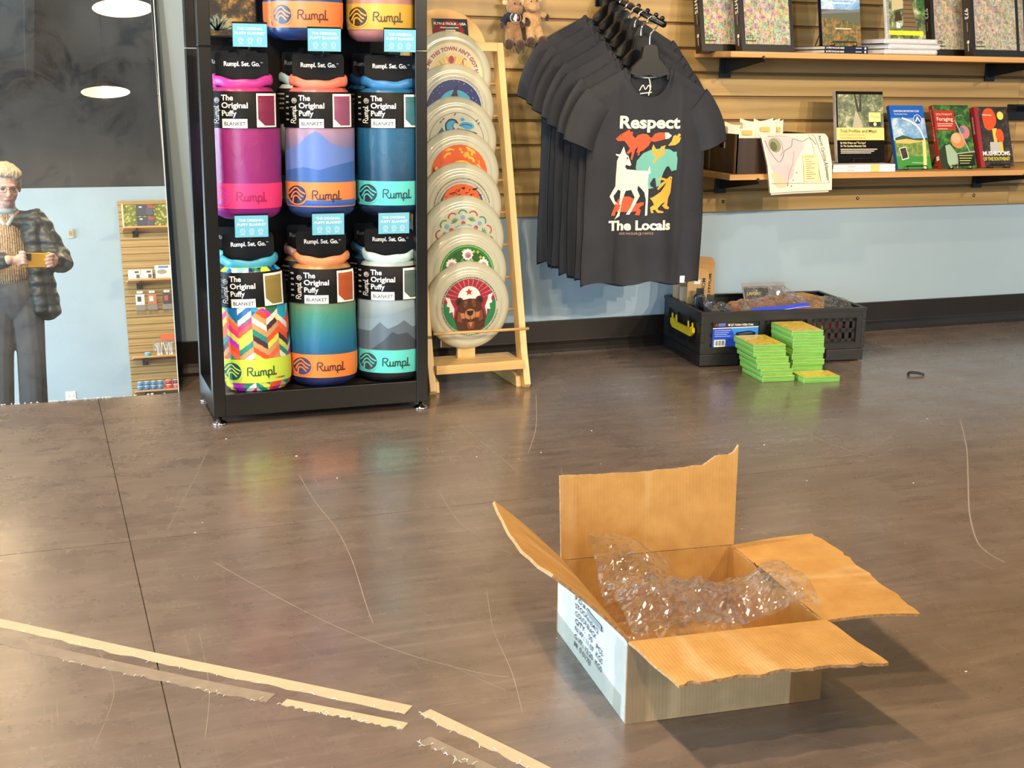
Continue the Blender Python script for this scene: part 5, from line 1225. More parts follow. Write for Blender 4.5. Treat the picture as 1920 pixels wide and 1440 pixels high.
MB().box(-.068, -.012, -.018, .082, -.0022, .046).build('blister', M_FILM, pk, bevel=.004)
art(pk, [('t', 'LANSKY', -.058, .018, .0145, {'bold': .03, 'fit': .052}, pm('#d8c23a', .4))], flat(.0022), .0003)
cb_ = thing('kraft_carton', 'small brown carton lying in the right back of the crate', 'carton', in_crate(.425, .195, .118), (0, 0, CA + .25))
box_obj('carton_body', (-.058, -.055, 0, .058, .055, .062), pm('#b98a4e', .7), cb_, .001); box_obj('lid_flap', (-.058, .0, .0622, .058, .055, .0642), pm('#c39a60', .7), cb_); box_obj('lid_flap', (-.058, -.055, .0622, .058, -.001, .0638), pm('#bd9258', .7), cb_)
# packed goods under the film
for k, (x, y, c, nm) in enumerate(((.10, .09, '#5a4438', 'brown folded pouch low in the crate'), (.24, .16, '#4a3a30', 'dark brown packet low in the crate'), (.40, .09, '#c9a07a', 'tan packet low in the crate'), (.478, .12, '#8c2f2c', 'red packet low at the right end of the crate'))):
    tag(box_obj('packet', (-.045, -.055, 0, .045, .055, .09), pm(c, .6, var=.3, vs=30), None, .008, in_crate(x, y, .018), (0, 0, CA + .1 * k)), nm, 'packet')

# ================================================================== green boxes in two stacks
M_GREEN = pm('#6fae4a', .4, var=.08, vs=40); M_GRNL = pm('#5c9c3e', .4); M_EDGE = pm('#b2d49a', .5)
tp = NT('bee_print'); nn = tp.noise(tp.coord(), 60, 5, .7); tp.set(Base_Color=tp.ramp(nn, [(.3, '#9a6a24'), (.40, '#d8b030'), (.55, '#e8d23e'), (.66, '#efe69a'), (.75, '#c9863f')]), Roughness=.3)
gw, gd, gh = .103, .150, .0172
gb = MB(); gb.box(-gw / 2, 0, 0, gw / 2, gd, gh); gbm = gb.mesh('box_body', M_GREEN)
gt = MB().grid(lambda u, v: (-gw / 2 + .0008 + (gw - .0016) * u, .0008 + (gd - .0016) * v, gh + .0003), 1, 1).mesh('top_print', tp.m)
ge = MB()
ge.box(-gw / 2 - .0003, -.0003, .0085, -gw / 2 + .05, .0005, .0093); ge.box(-gw / 2 + .05, -.0003, .0060, gw / 2 + .0003, .0005, .0067)
ge.box(-gw / 2 - .0003, -.0003, 0, -gw / 2 + .0008, .0006, gh); ge.box(-gw / 2 - .0004, 0, .0082, -gw / 2 + .0004, gd, .0092); ge.box(-gw / 2 - .0003, -.0003, gh - .0008, gw / 2 + .0003, .0006, gh + .0002)
gem = ge.mesh('lid_edge', M_EDGE)
def gbox(x, y, z, a, label):
    t = thing('green_box', label, 'box', (x, y, z), (0, 0, a), 'green boxes stacked before the crate'); link('box_body', gbm, t, .0006, 1); link('top_print', gt, t); link('lid_edge', gem, t)
nth = ('lowest', 'second', 'third', 'fourth', 'fifth', 'sixth', 'seventh', 'eighth', 'topmost')
n1 = [(2.043, 3.174, -.12), (2.041, 3.182, -.10), (2.034, 3.190, -.16), (2.034, 3.198, -.13), (2.028, 3.206, -.15), (2.030, 3.212, -.12)]
for k, (x, y, a) in enumerate(n1): gbox(x, y, .0004 + (gh + .0004) * k, a, 'green box with bee print, %s in the shorter stack' % (nth[k] if k < len(n1) - 1 else 'topmost'))
n2 = [(2.166, 3.208, -.12), (2.164, 3.210, -.10), (2.166, 3.206, -.13), (2.163, 3.210, -.11), (2.165, 3.208, -.14), (2.163, 3.210, -.12), (2.164, 3.211, -.10), (2.160, 3.213, -.13)]
for k, (x, y, a) in enumerate(n2): gbox(x, y, .0004 + (gh + .0004) * k, a, 'green box with bee print, %s in the taller stack' % (nth[k] if k < len(n2) - 1 else 'topmost'))
t = thing('green_box', 'single green box lying in front of the taller stack', 'box', (2.163, 3.128, .0004), (0, 0, -.10), 'green boxes stacked before the crate')
o = link('box_body', gbm, t); o.scale = (1.15, .5, 1); o = link('top_print', gt, t); o.scale = (1.15, .5, 1); o = link('lid_edge', gem, t); o.scale = (1.15, .5, 1)
# ================================================================== open carton on the floor
def board(name, c0, c1, corr, axis, rough=.75):
    t = NT(name); v = t.coord()
    n = t.noise(v, 22, 5, .6); wv = t.new('TexWave', wave_type='BANDS', bands_direction=axis); t.link(v, wv.inputs['Vector'])
    wv.inputs['Scale'].default_value = 55; wv.inputs['Distortion'].default_value = .6; wv.inputs['Detail'].default_value = 1
    sc = [3, 3, 3]; sc['XYZ'.index(axis)] = 22
    st_ = t.noise(t.coord(tuple(sc)), 1, 3, .5, .4)
    base = t.ramp(n, [(.3, c0), (.7, c1)])
    m = t.mix(t.ramp(st_, [(.58, 0.0), (.72, .22)]), base, '#e8d2a8')
    m = t.mix(t.ramp(wv.outputs[1], [(.0, 0.0), (1.0, .035)]), m, '#6a4a26')
    t.set(Base_Color=m, Roughness=rough)
    h = t.new('Math', operation='MULTIPLY_ADD'); t.link(wv.outputs[1], h.inputs[0]); h.inputs[1].default_value = .16; t.link(st_, h.inputs[2])
    t.bump(h.outputs[0], corr, .0025); return t.m
M_IN = board('kraft_inside', '#b48544', '#c79a57', .25, 'X'); M_INY = board('kraft_inside_y', '#b48544', '#c79a57', .25, 'Y')
M_OUT = board('liner_outside', '#a48f6c', '#b69f7a', .35, 'X'); M_OUT_LIT = board('liner_outside_daylit', '#c2c2bb', '#d2d2cb', .08, 'Y')  # left faces: same liner, daylight painted in as a paler cool tone
M_CUT = pm('#a8845a', .9, var=.4, vs=200)
BA = -.085
bx_ = thing('cardboard_box', 'open cardboard carton with four spread flaps lying on the dark floor', 'cardboard box', (.722, 1.452, 0), (0, 0, BA))
BW, BD, BHt, TK = .302, .318, .122, .0045
def two_sided(name, fn, nu, nv, mats, parent, tk=TK):
    """board: fn(u, v, s) with s = 0 outer face, 1 inner face"""
    b = MB(); b.cur = 0; b.grid(lambda u, v: fn(u, v, 0), nu, nv); b.cur = 1; b.grid(lambda u, v: fn(u, v, 1), nu, nv); b.cur = 2
    def strip(f):
        b.grid(f, nu, 1)
    b.grid(lambda u, v: fn(u, 0, v), nu, 1); b.grid(lambda u, v: fn(u, 1, v), nu, 1); b.grid(lambda u, v: fn(0, u, v), nv, 1); b.grid(lambda u, v: fn(1, u, v), nv, 1)
    return b.build(name, mats, parent, False)
wob = lambda a, s=0: .0018 * sin(a * 9 + s) + .0012 * sin(a * 23 + 2 * s)
two_sided('front_wall', lambda u, v, s: (u * BW, s * TK + .004 * sin(PI * u) * sin(PI * v) + wob(u, 1) * v, v * BHt + .0005), 72, 16, [M_OUT, M_IN, M_CUT], bx_)
two_sided('back_wall', lambda u, v, s: (u * BW, BD - s * TK + wob(u, 2) * v, v * BHt + .0005), 16, 6, [M_OUT, M_IN, M_CUT], bx_)
two_sided('left_wall', lambda u, v, s: (s * TK + .003 * sin(PI * u) * sin(PI * v) + wob(u, 3) * v, TK + u * (BD - 2 * TK), v * BHt + .0005), 72, 16, [M_OUT_LIT, M_INY, M_CUT], bx_)
two_sided('right_wall', lambda u, v, s: (BW - s * TK + wob(u, 4) * v, TK + u * (BD - 2 * TK), v * BHt + .0005), 16, 6, [M_OUT, M_INY, M_CUT], bx_)
box_obj('bottom', (TK, TK, .001, BW - TK, BD - TK, .005), M_IN, bx_)
rsx = random.Random(2); jag = [rsx.uniform(-1, 1) for _ in range(80)]
def jg(u, k=0): i = int(u * 40); return jag[(i + k) % 80]
# front flap spreads forward almost level
def fflap(u, v, s):
    L = .132 + .0035 * jg(u) * (v > .9); x = .0 + u * BW + v * (.018 + .002 * u); y = -L * v
    z = BHt + .004 - .002 * v + .004 * sin(PI * u) * v - .004 * v * u + .0009 * sin(u * 31) * v
    return (x, y, z - s * TK * .0 + (0 if s else -TK) + .001 * sin(v * 9))
two_sided('front_flap', fflap, 40, 10, [M_OUT, M_IN, M_CUT], bx_)
def rflap(u, v, s):
    L = .150 + .003 * jg(u, 7) * (v > .9) - .028 * max(0, u - .75) * 4 * v * .35
    return (BW + L * v, .004 + u * (BD - .008) - .012 * v + .0, BHt + .0005 + .006 * v + .010 * sin(PI * v) * .4 + .0 + .007 * v * v * u - .006 * v * (1 - u) * 1.0 + (0 if s else -TK))
two_sided('right_flap', rflap, 30, 12, [M_OUT, M_INY, M_CUT], bx_)
def bflap(u, v, s):
    q = min(1, max(0, (u - .80) / .09)); q = q * q * (3 - 2 * q)
    L = .138 - .005 * sin(PI * min(1, u / .85)) * v + .0008 * jg(u, 3) * (v > .9) + .014 * q * v + (.016 * max(0, (u - .965) / .035)) * v
    return (.004 + u * (BW - .0) + .006 * v * (u - .3) - .0, BD - .003 + .012 * v + .004 * sin(PI * u) * v + (TK if s == 0 else 0), BHt + .0015 + L * v)
two_sided('back_flap', bflap, 40, 10, [M_OUT, M_IN, M_CUT], bx_)
def lflap(u, v, s):
    a = math.radians(137 + 3 * sin(PI * u)); L = .152
    return (.001 + L * v * cos(a) + (TK * .7 if s else 0), .004 + u * (BD - .008) + .006 * v, BHt + .001 + L * v * sin(a) + .004 * sin(PI * v) - .008 * v * sin(PI * u) + (TK * .7 if s else 0) + .001 * sin(u * 26) * v)
two_sided('left_flap', lflap, 30, 10, [M_OUT_LIT, M_INY, M_CUT], bx_)
crease = MB()
for k in range(9):
    x = .03 + .028 * k; crease.box(x, -.0016, .0, x + .0016, -.0003, .10 - .003 * (k % 3))
box_obj('corner_tape', (-.0012, -.0012, .0, .03, -.0004, .116), film_mat('packing_tape', (.95, .92, .86), .03, .2, .05, 0, .12), bx_); box_obj('corner_tape', (-.0012, -.0012, .0, -.0004, .05, .116), film_mat('packing_tape_side', (.98, .98, .97), .03, .2, .05, 0, .12), bx_)
box_obj('side_tape', (-.0014, .02, .0, -.0006, BD, .034), film_mat('packing_tape_base', (.93, .93, .9), .03, .2, .03, 0, .12), bx_); box_obj('corner_tape', (BW - .05, -.0014, .0, BW + .001, -.0006, .05), film_mat('packing_tape_low', (.85, .77, .6), .03, .2, .03, 0, .12), bx_)
fy = lambda u, v, e: (u, -e + .004 * sin(PI * u / BW) * sin(PI * v / BHt) + wob(u / BW, 1) * v / BHt, v)
art(bx_, [('t', 'MADE IN CHINA', .088, .0745, .0125, {'bold': .012, 'fit': .088}, M_INK), ('t', 'C/NO.', .088, .0595, .0125, {'bold': .012, 'fit': .032}, M_INK)], fy, .0009, .00005, .008, 'print', 'carton_lettering')
lx = lambda u, v, e: (-e - .0004 + .003 * sin(PI * (BD - u - TK) / (BD - 2 * TK)) * sin(PI * v / BHt) + wob((BD - u - TK) / (BD - 2 * TK), 3) * v / BHt, BD - u, v)
LINES = ('P.O.# 4500144-00', 'STOCK# 65412', 'COLOR:BLACK', 'QTY:   50   PCS', 'N.W.: 11.07  KGS', 'G.W.: 12.20  KGS', 'M: 0.0178')
ink2 = pm('#3a3d42', .6)
art(bx_, [('t', s, .088, .091 - .0126 * k, .0115, {'bold': .008, 'fit': min(.125, .0085 * len(s))}, ink2) for k, s in enumerate(LINES)] + [('r', (.137, .089, .205, .099), pm('#8d9294', .7))], lx, .0009, .00003, .008, 'print', 'carton_lettering')
rip = MB()
for k in range(5):
    y = .10 + .012 * k; rip.tube([(BW - .002 - .012 * k * .2, y + .02, BHt + .001), (BW - .001, y + .08, BHt + .002)], .0012, 5)
rip.build('torn_crease', pm('#5a3c1c', .9), bx_)

# ---- clear plastic liner crumpled in the carton
def bw_(x, y, z):
    c, s = cos(BA), sin(BA); return Vector((.722 + x * c - y * s, 1.452 + x * s + y * c, z))
M_LINER = film_mat('liner_film', (.99, .985, .96), .10, .10, .035, 1.0, .5)
lin_ = thing('plastic_liner', 'crumpled clear plastic liner spilling over the carton edge', 'plastic bag', (0, 0, 0))
def sheet(fn, nu, nv, amp, sc, seed, nm):
    b = MB()
    def f(u, v):
        p = Vector(fn(u, v)); e = min(1, 6 * u, 6 * (1 - u), 6 * v, 6 * (1 - v)) * .7 + .3
        c = crumple(p, amp, sc, seed) * e; c2 = crumple(p + Vector((3, 1, 2)), amp, sc * 1.2, seed + 2) * e
        return p + Vector((c2 * .5, c2 * .7, c))
    b.grid(f, nu, nv); b.build(nm, M_LINER, lin_, False)
sheet(lambda u, v: bw_(.012 + .262 * u, .010 + .15 * v, .118 + .020 * sin(PI * v) + .030 * u * (1 - v) + .030 * v * (1 - u) * .6 + .012 * sin(u * 7)), 46, 28, .010, 13, 3, 'front_fold')
sheet(lambda u, v: bw_(.014 + .13 * u + .03 * v, .14 + .16 * v - .02 * u, .112 + .035 * (1 - u) * v + .018 * sin(PI * u) + .02 * v * (1 - u)), 30, 30, .010, 13, 8, 'back_fold')
sheet(lambda u, v: bw_(.10 + .20 * u, .012 + .085 * v, .125 + .028 * sin(PI * v * .8) + .018 * u + .010 * sin(u * 9 + 1)), 40, 22, .009, 15, 14, 'upper_fold')
sheet(lambda u, v: bw_(.02 + .25 * u, .02 + .26 * v, .03 + .03 * sin(PI * u) + .02 * sin(6 * v)), 26, 26, .012, 12, 21, 'lower_fold')

# ================================================================== masking tape, debris, scratches
M_TAPE = pm('#bfae8e', .7, var=.06, vs=30); M_TAPEG = pm('#8b7d6c', .75, var=.12, vs=60); M_FIB = pm('#e9e4da', .8)
def tape(label, path, width, mat, seed, ragged=.003, z=.0004):
    """path: centre line; one clean edge and one torn edge"""
    P = bez([(a, b, 0) for a, b in path], 14); rs = random.Random(seed); b = MB(); n = len(P); L = []; R = []
    for i, p in enumerate(P):
        d = (P[min(i + 1, n - 1)] - P[max(i - 1, 0)]).normalized(); q = Vector((-d.y, d.x, 0))
        L.append(p + q * (width / 2)); R.append(p - q * (width / 2 + rs.uniform(-ragged, ragged)))
    for i in range(n - 1):
        v = [b.vert((x.x, x.y, zz)) for zz in (z - .0003, z) for x in (L[i], L[i + 1], R[i + 1], R[i])]
        for f in ((4, 5, 6, 7), (0, 1, 5, 4), (2, 3, 7, 6)): b.face([v[k] for k in f])
    t = thing('masking_tape', label, 'tape', (0, 0, 0), group='torn masking tape strips on the floor'); b.build('strip', mat, t)
    fb = MB()
    for i in range(n):
        if rs.random() < .35:
            p = R[i]; a = rs.uniform(0, 2 * PI); l = rs.uniform(.003, .010)
            fb.tube([p + Vector((0, 0, .001)), p + Vector((l * .5 * cos(a), l * .5 * sin(a), .003)), p + Vector((l * cos(a), l * sin(a), .0015))], .00045, 4)
    if fb.v: fb.build('torn_fibres', M_FIB, t)['kind'] = 'stuff'
tape('long cream masking tape strip from the window side to the bend', [(-.45, 2.405), (-.25, 2.22), (-.1, 2.088), (.1, 1.902), (.28, 1.742), (.448, 1.591)], .026, M_TAPE, 1)
tape('worn grey tape residue running beside the long cream strip', [(-.45, 2.34), (-.25, 2.155), (-.1, 2.02), (.08, 1.855), (.2, 1.748), (.27, 1.69)], .027, M_TAPEG, 2, .004)
tape('short cream tape scrap beside the bend of the long strip', [(.285, 1.672), (.33, 1.634), (.38, 1.592), (.431, 1.548)], .019, M_TAPE, 3, .004)
tape('cream tape strip running on past the bend towards the camera side', [(.468, 1.578), (.52, 1.478), (.565, 1.388), (.62, 1.27)], .022, M_TAPE, 4)
tape('ragged cream tape strip below the bend', [(.447, 1.505), (.47, 1.462), (.50, 1.408), (.56, 1.29)], .020, M_TAPEG, 5, .005)
M_SCR = pm('#9c9083', .6)
scrs = [([(.259, 2.261), (.318, 2.113), (.407, 1.913), (.493, 1.768), (.581, 1.667), (.62, 1.64)], .0022), ([(.515, 2.728), (.51, 2.528), (.516, 2.355), (.506, 2.178), (.482, 1.979), (.473, 1.89)], .0022), ([(2.284, 2.659), (2.112, 2.425), (1.941, 2.213), (1.795, 2.033), (1.699, 1.898), (1.669, 1.832), (1.664, 1.776)], .005), ([(1.845, 2.909), (1.808, 2.597), (1.845, 2.408)], .003),
        ([(2.021, 3.152), (2.102, 2.959), (2.185, 2.826)], .003), ([(.701, 1.979), (.653, 1.807), (.628, 1.654), (.597, 1.526)], .0015), ([(1.305, 3.274), (1.17, 2.931), (1.065, 2.716)], .003), ([(.988, 3.016), (.992, 2.74), (.987, 2.566)], .0022), ([(2.519, 3.142), (2.553, 2.916), (2.599, 2.835)], .004), ([(.54, 1.72), (.60, 1.60), (.66, 1.52)], .001), ([(.2, 1.95), (.19, 1.75), (.165, 1.6)], .001), ([(.03, 2.0), (.06, 1.8), (.02, 1.62)], .001), ([(.35, 3.0), (.30, 2.8), (.2, 2.45)], .0015), ([(1.2, 2.45), (1.3, 2.1), (1.36, 1.9)], .0015), ([(1.5, 2.2), (1.6, 1.9), (1.62, 1.75)], .0015), ([(.78, 2.52), (.76, 2.3), (.8, 2.1)], .0018), ([(1.1, 2.6), (1.0, 2.3), (.92, 2.12)], .0015), ([(1.25, 1.35), (1.36, 1.22), (1.42, 1.1)], .0012), ([(.9, 1.38), (1.0, 1.28), (1.05, 1.2)], .001), ([(2.05, 2.62), (1.9, 2.5), (1.75, 2.45)], .002)]
rs = random.Random(12)
for k in range(150):
    x, y = rs.uniform(-.1, 3.0), rs.uniform(1.3, 3.4); a = rs.choice((rs.gauss(-1.15, .35), rs.gauss(.2, .5))); L = rs.uniform(.05, .28); c = rs.uniform(-.25, .25)
    scrs.append(([(x, y), (x + .5 * L * cos(a), y + .5 * L * sin(a)), (x + L * cos(a + c), y + L * sin(a + c))], rs.uniform(.0003, .0006)))
sb_ = MB()
for pth, wd in scrs:
    P = bez([(a, b, 0) for a, b in pth], 6)
    for i in range(len(P) - 1):
        d = (P[i + 1] - P[i]).normalized(); q = Vector((-d.y, d.x, 0)) * (wd * .31)
        w0 = 1.0 if i else .3; w1 = 1.0 if i < len(P) - 2 else .3
        sb_.face([sb_.vert((p.x, p.y, .00018)) for p in (P[i] + q * w0, P[i + 1] + q * w1, P[i + 1] - q * w1, P[i] - q * w0)])
for k in range(14):
    x = 1.62 + .11 * k + rs.uniform(-.03, .03); y = 3.345 + rs.uniform(-.006, .006); L = rs.uniform(.02, .07)
    sb_.face([sb_.vert(p) for p in ((x, y - .002, .00018), (x + L, y - .002, .00018), (x + L, y + .002, .00018), (x, y + .002, .00018))])
so = sb_.build('scratches', M_SCR, floor); so['kind'] = 'stuff'
db = MB()
for k in range(34):
    x, y = rs.uniform(-.1, 2.6), rs.uniform(1.2, 3.2); r = rs.uniform(.0009, .0022); ellipsoid(db, (x, y, r * .4), (r * rs.uniform(.7, 1.6), r, r * .4), n=6)
so = db.build('lint_specks', M_FIB, floor); so['kind'] = 'stuff'
dk = MB(); dk.tube(bez([(2.46, 3.11, .004), (2.475, 3.125, .009), (2.50, 3.12, .008), (2.515, 3.105, .004)], 5), .004, 6)
tag(dk.build('plastic_scrap', M_INK, None, True), 'small black plastic scrap on the floor right of the green boxes', 'scrap')
# ================================================================== far wall seen in the mirror
YO = YF
MB().box(.99, YO, .20, 2.7, YO + .008, 2.385).build('groove_backing', M_GROOVE, wf)
fs = MB().box(0, YO + .008, 0, 1.71, YO + .018, .0675).mesh('slat', M_SLAT)
for k in range(28): link('slat', fs, wf, loc=(.99, 0, .215 + .0762 * k))
box_obj('top_trim', (.985, YO, 2.35, 2.7, YO + .022, 2.39), M_SLAT, wf)
def fshelf(label, z, bx):
    t = thing('wall_shelf', label, 'shelf', (0, 0, 0), group='shelves on the far slatted wall')
    box_obj('board', (1.015, YO + .0185, z - .018, 2.65, YO + .27, z), M_SHELF, t)
    for x in bx:
        b = MB(); b.box(x - .03, YO + .0185, z - .085, x + .03, YO + .026, z - .0185); b.prism([(YO + .026, z - .0185), (YO + .026, z - .07), (YO + .24, z - .03), (YO + .25, z - .0185)], x - .006, x + .006, lambda u, v, w: (w, u, v)); b.build('bracket', M_BLK, t)
for z, lb in ((2.075, 'highest maple shelf on the far slatted wall'), (1.512, 'maple shelf with white boxes on the far wall'), (.690, 'maple shelf with clear bags on the far wall'), (.330, 'lowest maple shelf with blue tins on the far wall')): fshelf(lb, z, (1.15, 2.2))
tn = NT('green_net'); vv = tn.new('TexVoronoi'); vv.inputs['Scale'].default_value = 28; tn.link(tn.coord((1, 1, 1.2), rot=(0, .7, 0)), vv.inputs['Vector']); tn.set(Base_Color=tn.ramp(vv.outputs['Distance'], [(.1, '#d8dc8a'), (.3, '#a8b048'), (.55, '#6a742c')]), Roughness=.5)
nb = thing('net_display', 'green netted display tray on the highest far shelf', 'display', (0, 0, 0))
box_obj('net', (1.04, YO + .06, 2.077, 2.5, YO + .075, 2.335), tn.m, nb); box_obj('side_post', (1.022, YO + .05, 2.077, 1.038, YO + .09, 2.345), pm('#cfd0a0', .5), nb)
for k in range(2):
    t = thing('hanging_pack', 'dark blue pack with red corner hung on the green net, %s' % ('upper' if k else 'lower'), 'pack', (1.26, YO + .085, 2.085 + .13 * k), group='dark packs on the green net'); box_obj('card', (-.09, 0, 0, .09, .012, .115), pm('#3a3f52', .5), t); box_obj('red_corner', (.03, .0125, .08, .085, .0135, .112), pm('#b04a48', .5), t); box_obj('pouch', (.01, .0125, .005, .085, .02, .075), pm('#4c5668', .3), t); box_obj('white_mark', (-.06, .0125, .085, -.03, .0135, .098), M_WHITE, t)
def carton(label, x, z, w, h, gray=False):
    t = thing('white_carton', label, 'carton', (x, YO + .10, z), group='white cartons on the far shelf'); box_obj('carton_body', (0, 0, 0, w, .11, h), pm('#dfe2dd', .5), t, .002)
    if gray: ellq = MB().lathe([(0, 0), (.05, 0), (.05, .001)], 24, lambda x_, y_, h_: (w * .42 + x_, .111 + h_, h * .5 + y_ * .5)); ellq.build('picture', pm('#9a9a94', .5), t); box_obj('title_print', (w * .2, .1102, h * .78, w * .85, .111, h * .92), pm('#5a7ab8', .5), t)
    else: box_obj('picture', (w * .62, .1102, h * .12, w * .9, .111, h * .5), pm('#5a5c5c', .5), t); box_obj('title_print', (w * .5, .1102, h * .65, w * .85, .111, h * .85), pm('#4a4c50', .5), t)
carton('small white carton at the end of the far shelf', 1.035, 1.5135, .12, .105); carton('small white carton next to the end one on the far shelf', 1.158, 1.5135, .12, .105); carton('larger white carton with round grey picture on the far shelf', 1.31, 1.5135, .16, .145, True); carton('pale carton beyond the round picture carton', 1.50, 1.5135, .16, .14)
for k, (x, c) in enumerate(((1.14, '#e6e6e0'), (1.265, '#b8765a'), (1.42, '#3c3a40'))):
    t = thing('pegged_pack', ('white', 'rust', 'black')[k] + ' pegged pack hanging under the white carton shelf', 'pack', (x, YO + .10, 1.20), group='pegged packs on the far wall')
    box_obj('tag_card', (-.03, 0, .175, .03, .002, .20), M_WHITE, t); box_obj('pack_body', (-.045, -.012, .05, .045, .01, .165), pm(c, .4), t, .003); box_obj('lower_pouch', (-.05, -.01, -.01, .05, .008, .05), pm('#8a847c', .3), t, .003); MB().tube([(0, -.08, .187), (0, .012, .187)], .004, 6).build('peg', M_CHROME, t)
    box_obj('print', (-.03, .0102, .085, .01, .011, .14), pm(('#3a3a3a', '#e0d8cc', '#b05050')[k], .5), t)
def tin(label, x, z, y, c, r=.03, h=.04, grp='blue tins on the lowest far shelf'):
    t = thing('tin', label, 'tin', (x, y, z), group=grp); MB().lathe([(r, 0), (r, h)], 18).build('tin_body', pm(c, .35), t, True); MB().lathe([(0, h + .007), (r * .9, h + .006), (r, h), (r, h - .001)], 18).build('lid', M_WHITE, t, True)
tin('single teal tin standing on the shelf with clear bags', 1.17, .6905, YO + .16, '#4aa8b8', .034, .036, 'tins on the clear bag shelf')
for k in range(4):
    tin('blue tin in the lower layer, %s along the lowest far shelf' % nth[k], 1.062 + .069 * k, .3305, YO + .2, '#3c86c0')
    tin('blue tin in the upper layer, %s along the lowest far shelf' % nth[k], 1.066 + .069 * k, .3790, YO + .2, '#4a90cc')
for k in range(4): tin('red tin, %s of the four beside the blue tins' % nth[k], 1.36 + .075 * (k % 2), .3305 + .0485 * (k // 2), YO + .2, ('#c84a50', '#c86a70', '#c03a40', '#8a4050')[k], .034, .04, 'red tins on the lowest far shelf')
for k in range(2):
    t = thing('parts_bag', 'clear bag of white parts with %s on the far shelf' % ('a plain top' if k == 0 else 'an orange card top'), 'plastic bag', (1.285 + .115 * k, YO + .15, .6905), group='clear bags on the far shelf')
    b = MB(); b.grid(lambda u, v: (-.055 + .11 * u, .02 * sin(PI * u) * sin(PI * v), .002 + .17 * v), 10, 10); b.build('film', M_FILM, t)
    g = MB(); rq = random.Random(k)
    for i in range(8): a = rq.uniform(-.04, .04); g.tube([(a, .004, .006), (a + rq.uniform(-.03, .03), .006, .14)], .004, 6)
    g.build('parts', pm('#e6e6e6', .4), t)
    if k: box_obj('top_card', (-.085, 0, .165, .06, .006, .23), pm('#d8653a', .5), t)
t = thing('wall_thermostat', 'small cream thermostat on the blue far wall', 'thermostat', (.488, YO, 2.05)); box_obj('housing', (-.028, .0005, -.048, .028, .022, .048), pm('#b8b49c', .5), t, .003); box_obj('face', (-.018, .0222, -.02, .018, .024, .03), pm('#8a7f68', .4), t)
t = thing('wall_outlet', 'white power outlet low on the blue far wall', 'outlet', (.365, YO, .335)); box_obj('plate', (-.05, .0005, -.045, .05, .006, .045), M_WHITE, t, .002)
for x in (-.022, .022): box_obj('socket', (x - .013, .0062, -.02, x + .013, .008, .02), pm('#d8d8d4', .4), t, .002)

# ================================================================== photographer
def cl(x, y, z): return CAM + CAMROT @ Vector((x, y, z))
ph_ = thing('mobile_phone', 'yellow cased phone held up by the photographer', 'phone', CAM); ph_.rotation_euler = CAMROT.to_euler()
MB().box(-.021, -.060, .0095, .132, .0185, .0185).build('case', pm('#d9a41c', .5), ph_, bevel=.004, seg=3)
MB().box(-.018, -.057, .0186, .129, .0155, .0192).build('screen', pm('#0a0a0c', .1), ph_)
b = MB(); b.box(-.019, -.022, .0068, .019, .0165, .0094); b.build('camera_block', pm('#141416', .3), ph_, bevel=.002)
for x, y in ((-.009, -.012), (.009, .008), (-.009, .008)):
    if (x, y) == (-.009, .008): continue
    MB().lathe([(0, 0), (.006, 0), (.0065, .001), (.0065, .002)], 16, lambda u, v, h: (x + u, y + v, .0048 + h)).build('lens', pm('#050507', .05), ph_, True)
SKIN = pm('#d3a593', .5, var=.08, vs=40)
HC = Vector((-.085, -.300, 1.320)); fz = Vector((.12, .88, -.46)).normalized(); rx_ = fz.cross(Vector((0, 0, 1))).normalized(); uz = rx_.cross(fz).normalized()
HM = Matrix((rx_, fz, uz)).transposed()
hp_ = lambda x, y, z: HC + HM @ Vector((x, y, z))
b = MB()
ellipsoid(b, hp_(0, -.012, .028), (.070, .088, .082), HM); ellipsoid(b, hp_(0, .022, -.028), (.058, .066, .078), HM); ellipsoid(b, hp_(0, .046, -.078), (.036, .036, .028), HM)
capsule(b, hp_(0, .084, .004), .009, hp_(0, .098, -.028), .0125); ellipsoid(b, hp_(0, .078, -.058), (.024, .012, .010), HM); ellipsoid(b, hp_(0, .076, .022), (.045, .012, .010), HM)
for s in (-1, 1):
    ellipsoid(b, hp_(s * .071, -.006, -.012), (.010, .020, .030), HM); ellipsoid(b, hp_(s * .034, .058, -.03), (.020, .018, .018), HM)
NB = Vector((-.10, -.365, 1.16))
capsule(b, hp_(0, -.02, -.05), .048, NB, .056)
SHR, SHL = Vector((.055, -.365, 1.115)), Vector((-.255, -.365, 1.115)); PEL = Vector((-.095, -.365, .70))
capsule(b, NB, .07, PEL, .10, (1.2, .85, 1)); capsule(b, SHR, .055, SHL, .055); ellipsoid(b, PEL, (.14, .105, .11))
ELR, ELL = Vector((.170, -.300, .885)), Vector((-.345, -.265, .875))
WRR, WRL = cl(.170, -.030, .040), cl(-.092, -.022, .034)
capsule(b, SHR, .05, ELR, .04); capsule(b, ELR, .038, WRR, .026); capsule(b, SHL, .05, ELL, .04); capsule(b, ELL, .038, WRL, .026)
